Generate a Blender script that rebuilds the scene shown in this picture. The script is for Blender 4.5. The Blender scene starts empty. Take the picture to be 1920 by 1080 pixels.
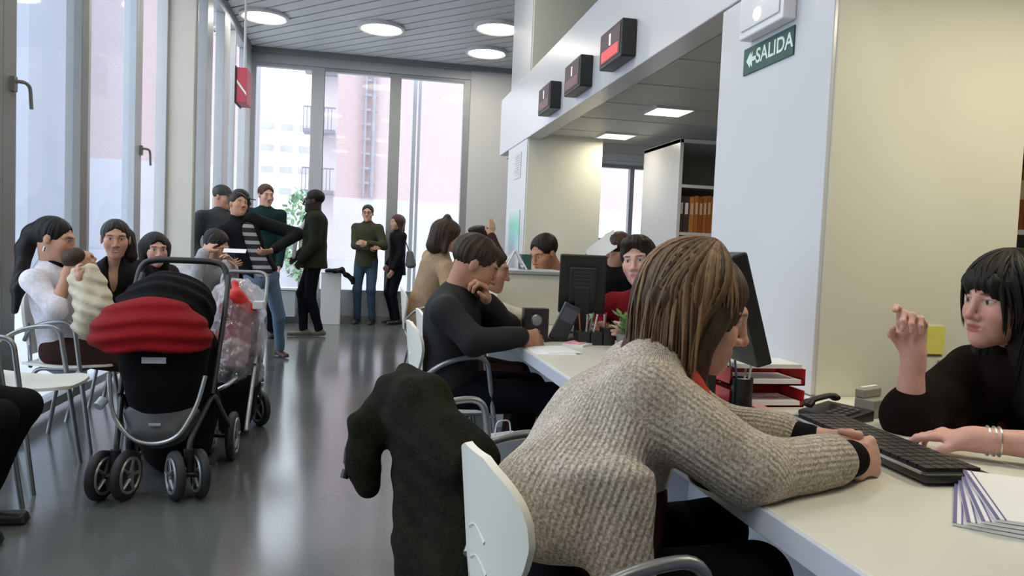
import bpy, math, random
import numpy as np
from mathutils import Vector, Matrix
random.seed(7)
rng = np.random.default_rng(7)
C = bpy.context.scene.collection
PI = math.pi
A = lambda *v: np.array(v, float)

def norm(v):
    v = np.asarray(v, float)
    return v / (np.linalg.norm(v) + 1e-12)

# ------------------------------------------------------------------ materials
MATS = {}

def mat(name, col, rough=.55, metal=0., noise=None, bump=None, spec=.5, attr=None, trans=0., sheen=0.):
    """procedural principled material; noise=(scale, amount, stretch), bump=(scale, strength)"""
    if name in MATS:
        return MATS[name]
    m = bpy.data.materials.new(name)
    m.use_nodes = True
    nt = m.node_tree
    b = nt.nodes['Principled BSDF']
    b.inputs['Roughness'].default_value = rough
    b.inputs['Metallic'].default_value = metal
    b.inputs['Specular IOR Level'].default_value = spec
    if sheen:
        b.inputs['Sheen Weight'].default_value = sheen
    b.inputs['Base Color'].default_value = (*col, 1)
    src = None
    tc = nt.nodes.new('ShaderNodeTexCoord')
    if attr:
        at = nt.nodes.new('ShaderNodeAttribute')
        at.attribute_name = attr
        src = at.outputs['Color']
    if noise:
        n = nt.nodes.new('ShaderNodeTexNoise')
        n.inputs['Scale'].default_value = noise[0]
        n.inputs['Detail'].default_value = 4
        mp = nt.nodes.new('ShaderNodeMapping')
        if len(noise) > 2:
            mp.inputs['Scale'].default_value = noise[2]
        nt.links.new(tc.outputs['Object'], mp.inputs[0])
        nt.links.new(mp.outputs[0], n.inputs['Vector'])
        mr = nt.nodes.new('ShaderNodeMapRange')
        mr.inputs[1].default_value = .3
        mr.inputs[2].default_value = .7
        mr.inputs[3].default_value = 1 - noise[1]
        mr.inputs[4].default_value = 1 + noise[1]
        nt.links.new(n.outputs['Fac'], mr.inputs[0])
        mx = nt.nodes.new('ShaderNodeVectorMath')
        mx.operation = 'SCALE'
        if src:
            nt.links.new(src, mx.inputs[0])
        else:
            mx.inputs[0].default_value = col
        nt.links.new(mr.outputs[0], mx.inputs['Scale'])
        src = mx.outputs[0]
    if src:
        nt.links.new(src, b.inputs['Base Color'])
    if bump:
        n2 = nt.nodes.new('ShaderNodeTexNoise')
        n2.inputs['Scale'].default_value = bump[0]
        n2.inputs['Detail'].default_value = 3
        nt.links.new(tc.outputs['Object'], n2.inputs['Vector'])
        bp = nt.nodes.new('ShaderNodeBump')
        bp.inputs['Strength'].default_value = bump[1]
        bp.inputs['Distance'].default_value = .01
        nt.links.new(n2.outputs['Fac'], bp.inputs['Height'])
        nt.links.new(bp.outputs[0], b.inputs['Normal'])
    MATS[name] = m
    return m

def emit(name, col, strength):
    m = bpy.data.materials.new(name)
    m.use_nodes = True
    nt = m.node_tree
    b = nt.nodes['Principled BSDF']
    b.inputs['Base Color'].default_value = (*col, 1)
    b.inputs['Emission Color'].default_value = (*col, 1)
    b.inputs['Emission Strength'].default_value = strength
    MATS[name] = m
    return m

def glass(name, tint, gloss=.06, haze=0.):
    m = bpy.data.materials.new(name)
    m.use_nodes = True
    nt = m.node_tree
    for n in list(nt.nodes):
        if n.type != 'OUTPUT_MATERIAL':
            nt.nodes.remove(n)
    out = [n for n in nt.nodes if n.type == 'OUTPUT_MATERIAL'][0]
    t = nt.nodes.new('ShaderNodeBsdfTransparent')
    t.inputs[0].default_value = (*tint, 1)
    g = nt.nodes.new('ShaderNodeBsdfGlossy')
    g.inputs['Roughness'].default_value = .03
    lw = nt.nodes.new('ShaderNodeLayerWeight')
    lw.inputs[0].default_value = .25
    mr = nt.nodes.new('ShaderNodeMath')
    mr.operation = 'MULTIPLY_ADD'
    mr.inputs[1].default_value = .18
    mr.inputs[2].default_value = gloss
    nt.links.new(lw.outputs['Fresnel'], mr.inputs[0])
    mx = nt.nodes.new('ShaderNodeMixShader')
    nt.links.new(mr.outputs[0], mx.inputs[0])
    nt.links.new(t.outputs[0], mx.inputs[1])
    nt.links.new(g.outputs[0], mx.inputs[2])
    last = mx
    if haze:
        d = nt.nodes.new('ShaderNodeBsdfTranslucent')
        d.inputs[0].default_value = (.9, .93, .96, 1)
        m2 = nt.nodes.new('ShaderNodeMixShader')
        m2.inputs[0].default_value = haze
        nt.links.new(mx.outputs[0], m2.inputs[1])
        nt.links.new(d.outputs[0], m2.inputs[2])
        last = m2
    nt.links.new(last.outputs[0], out.inputs[0])
    MATS[name] = m
    return m

# ------------------------------------------------------------------ objects
def link(name, me, m=None, parent=None, loc=None, smooth=True):
    o = bpy.data.objects.new(name, me)
    C.objects.link(o)
    if m is not None:
        for mm in (m if isinstance(m, (list, tuple)) else [m]):
            me.materials.append(mm)
    if parent is not None:
        o.parent = parent
    if loc is not None:
        o.location = loc
    return o

def tag(o, label=None, cat=None, group=None, kind=None):
    if label:
        o['label'] = label
    if cat:
        o['category'] = cat
    if group:
        o['group'] = group
    if kind:
        o['kind'] = kind
    return o

def thing(name, label, cat, loc=(0, 0, 0), rz=0., group=None):
    o = bpy.data.objects.new(name, None)
    C.objects.link(o)
    o.location = loc
    o.rotation_euler = (0, 0, rz)
    o.empty_display_size = .1
    return tag(o, label, cat, group)

def dup(root, loc, rz, label=None, group=None):
    r = root.copy()
    C.objects.link(r)
    r.location = loc
    r.rotation_euler = (0, 0, rz)
    if label:
        r['label'] = label
    if group:
        r['group'] = group
    for ch in list(root.children):
        c = ch.copy()
        C.objects.link(c)
        c.parent = r
        for g in list(ch.children):
            d = g.copy()
            C.objects.link(d)
            d.parent = c
    return r

class G:
    """collects simple shapes, then links them as one mesh"""
    def __init__(s):
        s.v = []
        s.f = []

    def add(s, vs, fs):
        n = len(s.v)
        s.v += [tuple(map(float, p)) for p in vs]
        s.f += [tuple(i + n for i in f) for f in fs]
        return s

    def box(s, lo, hi, R=None, at=None):
        (a, b, c), (d, e, f) = lo, hi
        vs = [(a, b, c), (d, b, c), (d, e, c), (a, e, c), (a, b, f), (d, b, f), (d, e, f), (a, e, f)]
        if R is not None:
            vs = [tuple(R @ Vector(p)) for p in vs]
        if at is not None:
            vs = [tuple(Vector(p) + Vector(at)) for p in vs]
        return s.add(vs, [(0, 3, 2, 1), (4, 5, 6, 7), (0, 1, 5, 4), (1, 2, 6, 5), (2, 3, 7, 6), (3, 0, 4, 7)])

    def tube(s, path, r, n=10, flat=1., closed=False, caps=True):
        P = [np.array(p, float) for p in path]
        m = len(P)
        rs = r if isinstance(r, (list, tuple, np.ndarray)) else [r] * m
        rings = []
        up = None
        for i in range(m):
            if closed:
                t = P[(i + 1) % m] - P[i - 1]
            else:
                t = P[min(i + 1, m - 1)] - P[max(i - 1, 0)]
            t = norm(t)
            if up is None:
                up = A(0, 0, 1) if abs(t[2]) < .9 else A(1, 0, 0)
            u = norm(np.cross(up, t))
            w = np.cross(t, u)
            up = w
            rings.append([P[i] + rs[i] * (math.cos(2 * PI * k / n) * u + flat * math.sin(2 * PI * k / n) * w) for k in range(n)])
        vs = [p for rg in rings for p in rg]
        fs = []
        for i in range(m if closed else m - 1):
            j = (i + 1) % m
            for k in range(n):
                k2 = (k + 1) % n
                fs.append((i * n + k, i * n + k2, j * n + k2, j * n + k))
        if caps and not closed:
            fs.append(tuple(range(n - 1, -1, -1)))
            fs.append(tuple((m - 1) * n + k for k in range(n)))
        return s.add(vs, fs)

    def lathe(s, prof, c=(0, 0, 0), axis='z', n=28):
        vs = []
        for r, h in prof:
            for k in range(n):
                a = 2 * PI * k / n
                p = (r * math.cos(a), r * math.sin(a), h)
                if axis == 'x':
                    p = (p[2], p[0], p[1])
                elif axis == 'y':
                    p = (p[0], p[2], p[1])
                vs.append((p[0] + c[0], p[1] + c[1], p[2] + c[2]))
        fs = []
        for i in range(len(prof) - 1):
            for k in range(n):
                k2 = (k + 1) % n
                fs.append((i * n + k, i * n + k2, (i + 1) * n + k2, (i + 1) * n + k))
        fs.append(tuple(range(n - 1, -1, -1)))
        fs.append(tuple((len(prof) - 1) * n + k for k in range(n)))
        return s.add(vs, fs)

    def grid(s, fn, nu, nv, thick=0.):
        """surface fn(u,v) -> point, u,v in 0..1, optional thickness"""
        P = np.array([[fn(i / nu, j / nv) for j in range(nv + 1)] for i in range(nu + 1)], float)
        du = np.gradient(P, axis=0)
        dv = np.gradient(P, axis=1)
        nn = np.cross(du, dv)
        nn /= np.linalg.norm(nn, axis=2, keepdims=True) + 1e-12
        w = nv + 1
        top = (P + nn * thick / 2).reshape(-1, 3)
        fs = [(i * w + j, (i + 1) * w + j, (i + 1) * w + j + 1, i * w + j + 1) for i in range(nu) for j in range(nv)]
        if not thick:
            return s.add(top, fs)
        bot = (P - nn * thick / 2).reshape(-1, 3)
        N = len(top)
        f2 = list(fs) + [tuple(N + k for k in reversed(f)) for f in fs]
        edge = [i * w for i in range(nu + 1)] + [nu * w + j for j in range(1, nv + 1)] + [i * w + nv for i in range(nu - 1, -1, -1)] + [j for j in range(nv - 1, 0, -1)]
        for a, b in zip(edge, edge[1:] + edge[:1]):
            f2.append((a, N + a, N + b, b))
        return s.add(list(top) + list(bot), f2)

    def build(s, name, m, parent=None, smooth=False, bevel=0., loc=None, angle=None):
        me = bpy.data.meshes.new(name)
        me.from_pydata(s.v, [], s.f)
        import bmesh
        bm = bmesh.new()
        bm.from_mesh(me)
        bmesh.ops.recalc_face_normals(bm, faces=bm.faces)
        bm.to_mesh(me)
        bm.free()
        if smooth:
            me.polygons.foreach_set('use_smooth', [True] * len(me.polygons))
            try:
                me.set_sharp_from_angle(angle=angle or 0.9)
            except Exception:
                pass
        o = link(name, me, m, parent, loc)
        if bevel:
            b = o.modifiers.new('b', 'BEVEL')
            b.width = bevel
            b.segments = 2
            b.limit_method = 'ANGLE'
        return o

def box(name, lo, hi, m, parent=None, bevel=0.):
    return G().box(lo, hi).build(name, m, parent, bevel=bevel)

def struct(name, lo, hi, m, parent=None, bevel=0.):
    o = box(name, lo, hi, m, parent, bevel)
    if parent is None:
        tag(o, kind='structure')
    return o

def text_mesh(body, size, depth=.001):
    cu = bpy.data.curves.new('t', 'FONT')
    cu.body = body
    cu.size = size
    cu.extrude = depth
    cu.offset = size * .018
    cu.align_x = 'CENTER'
    cu.align_y = 'CENTER'
    o = bpy.data.objects.new('t', cu)
    C.objects.link(o)
    bpy.context.view_layer.update()
    me = bpy.data.meshes.new_from_object(o.evaluated_get(bpy.context.evaluated_depsgraph_get()))
    bpy.data.objects.remove(o)
    bpy.data.curves.remove(cu)
    return me

def fillet(pts, r=.05, n=6):
    """round the corners of a polyline"""
    P = [np.array(p, float) for p in pts]
    out = [P[0]]
    for i in range(1, len(P) - 1):
        a, b, c = P[i - 1], P[i], P[i + 1]
        d1 = min(r, np.linalg.norm(a - b) * .49)
        d2 = min(r, np.linalg.norm(c - b) * .49)
        p, q = b + norm(a - b) * d1, b + norm(c - b) * d2
        for k in range(n + 1):
            t = k / n
            out.append((1 - t) ** 2 * p + 2 * t * (1 - t) * b + t * t * q)
    out.append(P[-1])
    return out

# ------------------------------------------------------------------ soft solids on a grid
def surfnet(f, org, h):
    ins = f < 0
    s = np.zeros(tuple(n - 1 for n in f.shape), np.int8)
    offs = [(i, j, k) for i in (0, 1) for j in (0, 1) for k in (0, 1)]
    nx, ny, nz = s.shape
    for i, j, k in offs:
        s += ins[i:i + nx, j:j + ny, k:k + nz]
    act = (s > 0) & (s < 8)
    idx = np.argwhere(act)
    n = len(idx)
    gid = np.full(s.shape, -1, np.int64)
    gid[act] = np.arange(n)
    pos = np.zeros((n, 3))
    cnt = np.zeros((n, 1))
    for a in offs:
        for ax in range(3):
            if a[ax] == 0:
                b = list(a)
                b[ax] = 1
                va = f[idx[:, 0] + a[0], idx[:, 1] + a[1], idx[:, 2] + a[2]]
                vb = f[idx[:, 0] + b[0], idx[:, 1] + b[1], idx[:, 2] + b[2]]
                m = (va < 0) != (vb < 0)
                t = np.where(m, va / np.where(m, va - vb, 1), 0)
                p = np.tile(np.array(a, float), (n, 1))
                p[:, ax] = t
                pos += p * m[:, None]
                cnt += m[:, None]
    V = org + h * (idx + pos / np.maximum(cnt, 1))
    Q = []
    for ax in range(3):
        o1, o2 = [x for x in range(3) if x != ax]
        sl0 = [slice(None)] * 3
        sl1 = [slice(None)] * 3
        sl0[ax] = slice(0, -1)
        sl1[ax] = slice(1, None)
        ch = ins[tuple(sl0)] != ins[tuple(sl1)]
        e = np.argwhere(ch)
        ok = (e[:, o1] > 0) & (e[:, o2] > 0) & (e[:, o1] < f.shape[o1] - 1) & (e[:, o2] < f.shape[o2] - 1)
        e = e[ok]
        if not len(e):
            continue
        inside = ins[e[:, 0], e[:, 1], e[:, 2]]
        c = []
        for d1, d2 in ((-1, -1), (0, -1), (0, 0), (-1, 0)):
            q = e.copy()
            q[:, o1] += d1
            q[:, o2] += d2
            c.append(gid[q[:, 0], q[:, 1], q[:, 2]])
        q = np.stack(c, 1)
        flip = inside if ax != 1 else ~inside
        q[~flip] = q[~flip][:, ::-1]
        Q.append(q)
    Q = np.concatenate(Q)
    Q = Q[(Q >= 0).all(1)]
    return V, Q

class S:
    """smooth union of cones, ellipsoids and slabs"""
    def __init__(s, vox, k=.02):
        s.h, s.k, s.p, s.dispf = vox, k, [], None

    def cone(s, a, b, ra, rb, k=None, sub=False):
        s.p.append(('c', np.asarray(a, float), np.asarray(b, float), ra, rb, s.k if k is None else k, sub))
        return s

    def ball(s, c, r, k=None, sub=False):
        return s.cone(c, c + A(0, 0, 1e-5), r, r, k, sub)

    def ell(s, c, r, R=None, k=None, sub=False):
        s.p.append(('e', np.asarray(c, float), np.asarray(r, float), np.eye(3) if R is None else R, None, s.k if k is None else k, sub))
        return s

    def slab(s, a, b, side, wa, da, wb, db, k=None, sub=False):
        s.p.append(('s', np.asarray(a, float), np.asarray(b, float), (norm(side), wa, da, wb, db), None, s.k if k is None else k, sub))
        return s

    def box(s, c, r, R=None, k=None, sub=False):
        s.p.append(('b', np.asarray(c, float), np.asarray(r, float), np.eye(3) if R is None else R, None, s.k if k is None else k, sub))
        return s

    def bounds(s, p):
        if p[0] == 'b':
            e = np.abs(p[3] * p[2]).sum(1)
            return p[1] - e, p[1] + e
        if p[0] == 'c':
            r = max(p[3], p[4])
            return np.minimum(p[1], p[2]) - r, np.maximum(p[1], p[2]) + r
        if p[0] == 'e':
            e = np.sqrt(((p[3] * p[2]) ** 2).sum(1))
            return p[1] - e, p[1] + e
        r = max(p[3][1:])
        return np.minimum(p[1], p[2]) - r, np.maximum(p[1], p[2]) + r

    def mesh(s):
        h = s.h
        bs = [s.bounds(p) for p in s.p if not p[6]]
        lo = np.min([b[0] for b in bs], 0) - 4 * h
        hi = np.max([b[1] for b in bs], 0) + 4 * h
        n = np.ceil((hi - lo) / h).astype(int) + 1
        f = np.full(n, 1., np.float32)
        ax = [(lo[i] + h * np.arange(n[i])).astype(np.float32) for i in range(3)]
        for p in s.p:
            k, sub = p[5], p[6]
            bl, bh = s.bounds(p)
            pad = k + 3 * h
            i0 = np.clip(np.floor((bl - pad - lo) / h).astype(int), 0, n)
            i1 = np.clip(np.ceil((bh + pad - lo) / h).astype(int) + 1, 0, n)
            if (i1 <= i0).any():
                continue
            sl = tuple(slice(a, b) for a, b in zip(i0, i1))
            X = ax[0][sl[0]][:, None, None]
            Y = ax[1][sl[1]][None, :, None]
            Z = ax[2][sl[2]][None, None, :]
            if p[0] == 'c' or p[0] == 's':
                a, b = p[1], p[2]
                ab = b - a
                L = max(ab @ ab, 1e-9)
                x, y, z = X - a[0], Y - a[1], Z - a[2]
                t = np.clip((x * ab[0] + y * ab[1] + z * ab[2]) / L, 0, 1)
                qx, qy, qz = x - t * ab[0], y - t * ab[1], z - t * ab[2]
                if p[0] == 'c':
                    d = np.sqrt(qx * qx + qy * qy + qz * qz) - (p[3] + (p[4] - p[3]) * t)
                else:
                    sd, wa, da, wb, db = p[3]
                    w = wa + (wb - wa) * t
                    dd = da + (db - da) * t
                    u = qx * sd[0] + qy * sd[1] + qz * sd[2]
                    r2 = np.maximum(qx * qx + qy * qy + qz * qz - u * u, 0)
                    k0 = np.sqrt((u / w) ** 2 + r2 / dd ** 2)
                    k1 = np.sqrt((u / w ** 2) ** 2 + r2 / dd ** 4) + 1e-6
                    d = np.where(k0 < .05, -np.minimum(w, dd), k0 * (k0 - 1) / k1)
            else:
                c, r, R = p[1], p[2], p[3]
                x, y, z = X - c[0], Y - c[1], Z - c[2]
                if p[0] == 'b':
                    d = -9.
                    for j in range(3):
                        d = np.maximum(d, np.abs(x * R[0, j] + y * R[1, j] + z * R[2, j]) - r[j])
                k0 = 0
                k1 = 0
                for j in range(3):
                    u = (x * R[0, j] + y * R[1, j] + z * R[2, j])
                    k0 = k0 + (u / r[j]) ** 2
                    k1 = k1 + (u / r[j] ** 2) ** 2
                k0 = np.sqrt(k0)
                k1 = np.sqrt(k1) + 1e-6
                if p[0] == 'e':
                    d = np.where(k0 < .05, -min(r), k0 * (k0 - 1) / k1)
            g = f[sl]
            k = max(k, 1e-4)
            if sub:
                hh = np.maximum(k - np.abs(g + d), 0) / k
                f[sl] = np.maximum(g, -d) + hh * hh * k * .25
            else:
                hh = np.maximum(k - np.abs(g - d), 0) / k
                f[sl] = np.minimum(g, d) - hh * hh * k * .25
        if s.dispf:
            f += s.dispf(ax[0][:, None, None], ax[1][None, :, None], ax[2][None, None, :]).astype(np.float32)
        return surfnet(f, lo, h)

def mesh_np(name, V, Q, m, parent=None, off=(0, 0, 0), col=None, smooth_it=1):
    V = np.asarray(V) - np.asarray(off, float)
    if smooth_it:
        e = np.concatenate([Q[:, [0, 1]], Q[:, [1, 2]], Q[:, [2, 3]], Q[:, [3, 0]]])
        e = np.concatenate([e, e[:, ::-1]])
        cnt = np.maximum(np.bincount(e[:, 0], minlength=len(V)), 1)[:, None]
        for _ in range(smooth_it):
            for lam in (.5, -.34):
                acc = np.stack([np.bincount(e[:, 0], V[e[:, 1], i], len(V)) for i in range(3)], 1)
                V = V + lam * (acc / cnt - V)
    me = bpy.data.meshes.new(name)
    me.vertices.add(len(V))
    me.vertices.foreach_set('co', V.astype(np.float32).ravel())
    me.loops.add(Q.size)
    me.loops.foreach_set('vertex_index', Q.astype(np.int32).ravel())
    me.polygons.add(len(Q))
    me.polygons.foreach_set('loop_start', np.arange(0, Q.size, 4, dtype=np.int32))
    me.polygons.foreach_set('use_smooth', np.ones(len(Q), bool))
    me.update(calc_edges=True)
    me.validate()
    if col is not None:
        at = me.color_attributes.new('Col', 'FLOAT_COLOR', 'POINT')
        at.data.foreach_set('color', np.concatenate([col, np.ones((len(col), 1))], 1).astype(np.float32).ravel())
    return link(name, me, m, parent)

def join_np(parts):
    V, Q, n = [], [], 0
    for v, q in parts:
        V.append(v)
        Q.append(q + n)
        n += len(v)
    return np.concatenate(V), np.concatenate(Q)

def folds(amp, f=22., seed=0.):
    def fn(x, y, z):
        a = np.sin(f * x + 3 * np.sin(f * .6 * z + seed)) + np.sin(f * 1.1 * y + 2.5 * np.sin(f * .7 * x + 1 + seed)) + np.sin(f * .9 * z + 3 * np.sin(f * .55 * y + 2 + seed))
        return amp * .4 * a
    return fn
# ------------------------------------------------------------------ people
UP = A(0, 0, 1)

def ang(d):
    r = math.radians(d)
    return A(math.cos(r), math.sin(r), 0)

def rgt(d):
    r = math.radians(d)
    return A(math.sin(r), -math.cos(r), 0)

def headR(yaw, pitch=0., roll=0.):
    """columns: right, forward, up; pitch>0 looks up, roll>0 leans to the person's right"""
    f, r, u = ang(yaw), rgt(yaw), UP.copy()
    p = math.radians(pitch)
    f, u = f * math.cos(p) + u * math.sin(p), u * math.cos(p) - f * math.sin(p)
    q = math.radians(roll)
    r, u = r * math.cos(q) - u * math.sin(q), u * math.cos(q) + r * math.sin(q)
    return np.stack([r, f, u], 1)

def ik(a, t, la, lb, pole):
    """middle joint between a and t, bending towards pole"""
    d = t - a
    D = np.linalg.norm(d)
    s = max(1., D / ((la + lb) * .985))
    la, lb = la * s, lb * s
    x = (la * la - lb * lb + D * D) / (2 * D)
    h = math.sqrt(max(la * la - x * x, 0))
    u = d / D
    p = np.asarray(pole, float)
    p = norm(p - u * (p @ u))
    return a + u * x + p * h

def skel(pel, neck, yaw, shyaw=None, s=1., hw=.18, head=None, hyaw=None, pitch=0., roll=0., hipw=.09):
    shyaw = yaw if shyaw is None else shyaw
    pel, neck = np.asarray(pel, float), np.asarray(neck, float)
    ax = norm(neck - pel)
    r = rgt(shyaw)
    r = norm(r - ax * (r @ ax))
    rh = rgt(yaw)
    K = dict(pel=pel, neck=neck, s=s, yaw=yaw, shyaw=shyaw, side=r, sideh=rh)
    K['shR'] = neck - ax * .055 * s + r * hw * s
    K['shL'] = neck - ax * .055 * s - r * hw * s
    K['hipR'] = pel + rh * hipw * s - UP * .01
    K['hipL'] = pel - rh * hipw * s - UP * .01
    hy = yaw if hyaw is None else hyaw
    K['HR'] = headR(hy, pitch, roll)
    K['head'] = np.asarray(head, float) if head is not None else neck + UP * .155 * s + ang(hy) * .025 * s
    return K

def arm(K, sd, wrist, pole=None, hdir=None, palm=None, curl=(25, 30, 35, 40), spread=0., thumb=.5, elbow=None):
    s = K['s']
    w = np.asarray(wrist, float)
    sh = K['sh' + sd]
    if elbow is not None:
        e = np.asarray(elbow, float)
    else:
        pole = -ang(K['yaw']) * .6 - UP * .5 + (K['side'] if sd == 'R' else -K['side']) * .5 if pole is None else pole
        e = ik(sh, w, .285 * s, .25 * s, pole)
    K['el' + sd], K['wr' + sd] = e, w
    hd = norm(w - e) if hdir is None else norm(hdir)
    pl = (-K['side'] if sd == 'R' else K['side']) if palm is None else np.asarray(palm, float)
    pl = norm(pl - hd * (pl @ hd))
    K['hand' + sd] = (hd, pl, curl, spread, thumb)

def leg(K, sd, ankle, pole=None, toe=None):
    s = K['s']
    a = np.asarray(ankle, float)
    hip = K['hip' + sd]
    pole = ang(K['yaw']) if pole is None else pole
    K['kn' + sd] = ik(hip, a, .43 * s, .42 * s, pole)
    K['an' + sd] = a
    K['toe' + sd] = ang(K['yaw'] if toe is None else toe)

def hand_prims(q, wrist, hd, pl, sd, curl, spread, thumb, s):
    """palm, four fingers of different length and a thumb"""
    t = np.cross(hd, pl) * (1 if sd == 'L' else -1)          # towards the thumb side
    t = norm(t)
    kn = wrist + hd * .088 * s
    q.slab(wrist + hd * .005 * s, kn - hd * .006 * s, t, .026 * s, .017 * s, .039 * s, .0125 * s, k=.012)
    q.cone(wrist - hd * .03 * s, wrist + hd * .02 * s, .0255 * s, .024 * s, k=.02)
    q.ell(wrist + hd * .035 * s + t * .022 * s + pl * .008 * s, A(.016, .028, .014) * s, np.stack([t, hd, pl], 1), k=.015)
    L = [(.042, .026, .021), (.046, .030, .022), (.043, .028, .021), (.034, .021, .019)]
    for i in range(4):
        b = kn + t * (.0285 - .0195 * i) * s - hd * (.004 * abs(i - 1.2)) * s
        c = curl[i] if not isinstance(curl[i], tuple) else None
        sp = (1.5 - i) * spread * .12
        a = 0.
        r = (.0092 - .0006 * (i == 3)) * s
        for j in range(3):
            a += math.radians(c if c is not None else curl[i][j]) * (.75 if j == 0 else 1.1 if j == 1 else .7)
            d = norm(hd * math.cos(a) + pl * math.sin(a) + t * sp)
            e = b + d * L[i][j] * s
            q.cone(b, e, r, r * .93, k=.004 if j else .009)
            b, r = e, r * .93
    b = wrist + hd * .028 * s + t * .028 * s + pl * .006 * s
    d = norm(t * (.75 - .35 * thumb) + hd * .75 + pl * (.25 + .45 * thumb))
    e = b + d * .042 * s
    q.cone(b, e, .0135 * s, .0108 * s, k=.014)
    d2 = norm(d + hd * .25 - t * (.35 + .5 * thumb) + pl * .25 * thumb)
    e2 = e + d2 * .031 * s
    q.cone(e, e2, .0105 * s, .0082 * s, k=.004)

def head_prims(q, hc, R, s, female=False, nose=1., ears=True, jaw=1.):
    T = lambda x, y, z: hc + R @ (A(x, y, z) * s)
    E = lambda c, r, k=.02, sub=False: q.ell(T(*c), A(*r) * s, R, k=k, sub=sub)
    E((0, -.014, .036), (.073, .094, .082))
    E((0, .028, -.030), (.060 * jaw, .062, .074), k=.04)
    E((0, .050, -.072), (.043 * jaw, .040, .036), k=.035)
    q.ball(T(0, .077, -.097), (.0175 if female else .021) * s, k=.03)
    for x in (-1, 1):
        E((x * .040, .058, -.022), (.022, .026, .026), k=.03)
        q.cone(T(x * .012, .087, .034), T(x * .047, .070, .036), .009 * s, .008 * s, k=.02)
        q.ball(T(x * .031, .101, .012), .0135 * s, k=.016, sub=True)
        q.ball(T(x * .031, .0755, .0115), .0125 * s, k=.004)
        q.cone(T(x * .020, .0855, .0185), T(x * .043, .079, .0175), .0035 * s, .0035 * s, k=.006)
    q.cone(T(0, .091, .022), T(0, .1115 + .004 * (nose - 1), -.022), .0085 * s, .0095 * s * nose, k=.014)
    q.ball(T(0, .1135 + .005 * (nose - 1), -.0265), .0105 * s * nose, k=.008)
    for x in (-1, 1):
        q.ball(T(x * .0135, .0995, -.030), .0085 * s, k=.008)
        if ears:
            E((x * .0765, -.008, .002), (.009, .019, .031), k=.006)
    q.cone(T(-.020, .0895, -.0555), T(.020, .0895, -.0555), .0058 * s, .0058 * s, k=.010)
    q.cone(T(-.017, .0885, -.0665), T(.017, .0885, -.0665), .0065 * s, .0065 * s, k=.010)
    q.cone(T(-.022, .0985, -.061), T(.022, .0985, -.061), .0022 * s, .0022 * s, k=.004, sub=True)

def face_paint(V, hc, R, s, skin, look):
    """colour of skin, lips, brows, eyes, beard as the person has them"""
    q = (V - hc) @ R / s
    col = np.tile(np.array(skin, float), (len(V), 1))

    def dab(c, r, color, soft=.35, amt=1.):
        nonlocal col
        d = np.sqrt((((q - A(*c)) / A(*r)) ** 2).sum(1))
        w = np.clip((1 - d) / soft + .5, 0, 1)[:, None] * amt
        col = col * (1 - w) + np.array(color) * w
    sk = np.array(skin)
    hairc = look.get('brow', look.get('hairc', (.02, .015, .01)))
    lips = look.get('lips', tuple(sk * A(.85, .55, .55)))
    for x in (-1, 1):
        dab((x * .043, .075, -.022), (.022, .03, .02), sk * A(1.05, .82, .8), 1., .6)
    dab((0, .115, -.028), (.016, .02, .014), sk * A(1.05, .8, .78), 1., .6)
    if look.get('beard'):
        dab((0, .05, -.085), (.062, .06, .036), look['beard'], .5, .8)
        dab((0, .095, -.047), (.024, .02, .006), look['beard'], .5, .8)
    dab((0, .095, -.0555), (.024, .02, .0050), lips, .3)
    dab((0, .095, -.0665), (.021, .02, .0062), lips, .3)
    if look.get('smile'):
        dab((0, .095, -.0600), (.024, .03, .0068), lips, .3)
        dab((0, .095, -.0600), (.0175, .03, .0032), (.66, .60, .55), .3)
    else:
        dab((0, .100, -.061), (.019, .02, .0018), sk * .25, .4, .8)
    for x in (-1, 1):
        dab((x * .031, .091, .033), (.0185, .03, .0040), hairc, .5, .85)
        dab((x * .031, .088, .0115), (.0135, .02, .0068), (.55, .50, .47), .3)
        dab((x * .031 + look.get('gaze', 0.), .088, .0115), (.0058, .02, .0064), (.035, .022, .014), .3)
        dab((x * .031, .088, .0185), (.0155, .02, .0022), sk * .18, .5, .8)
    return np.clip(col, 0, 1)

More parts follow.
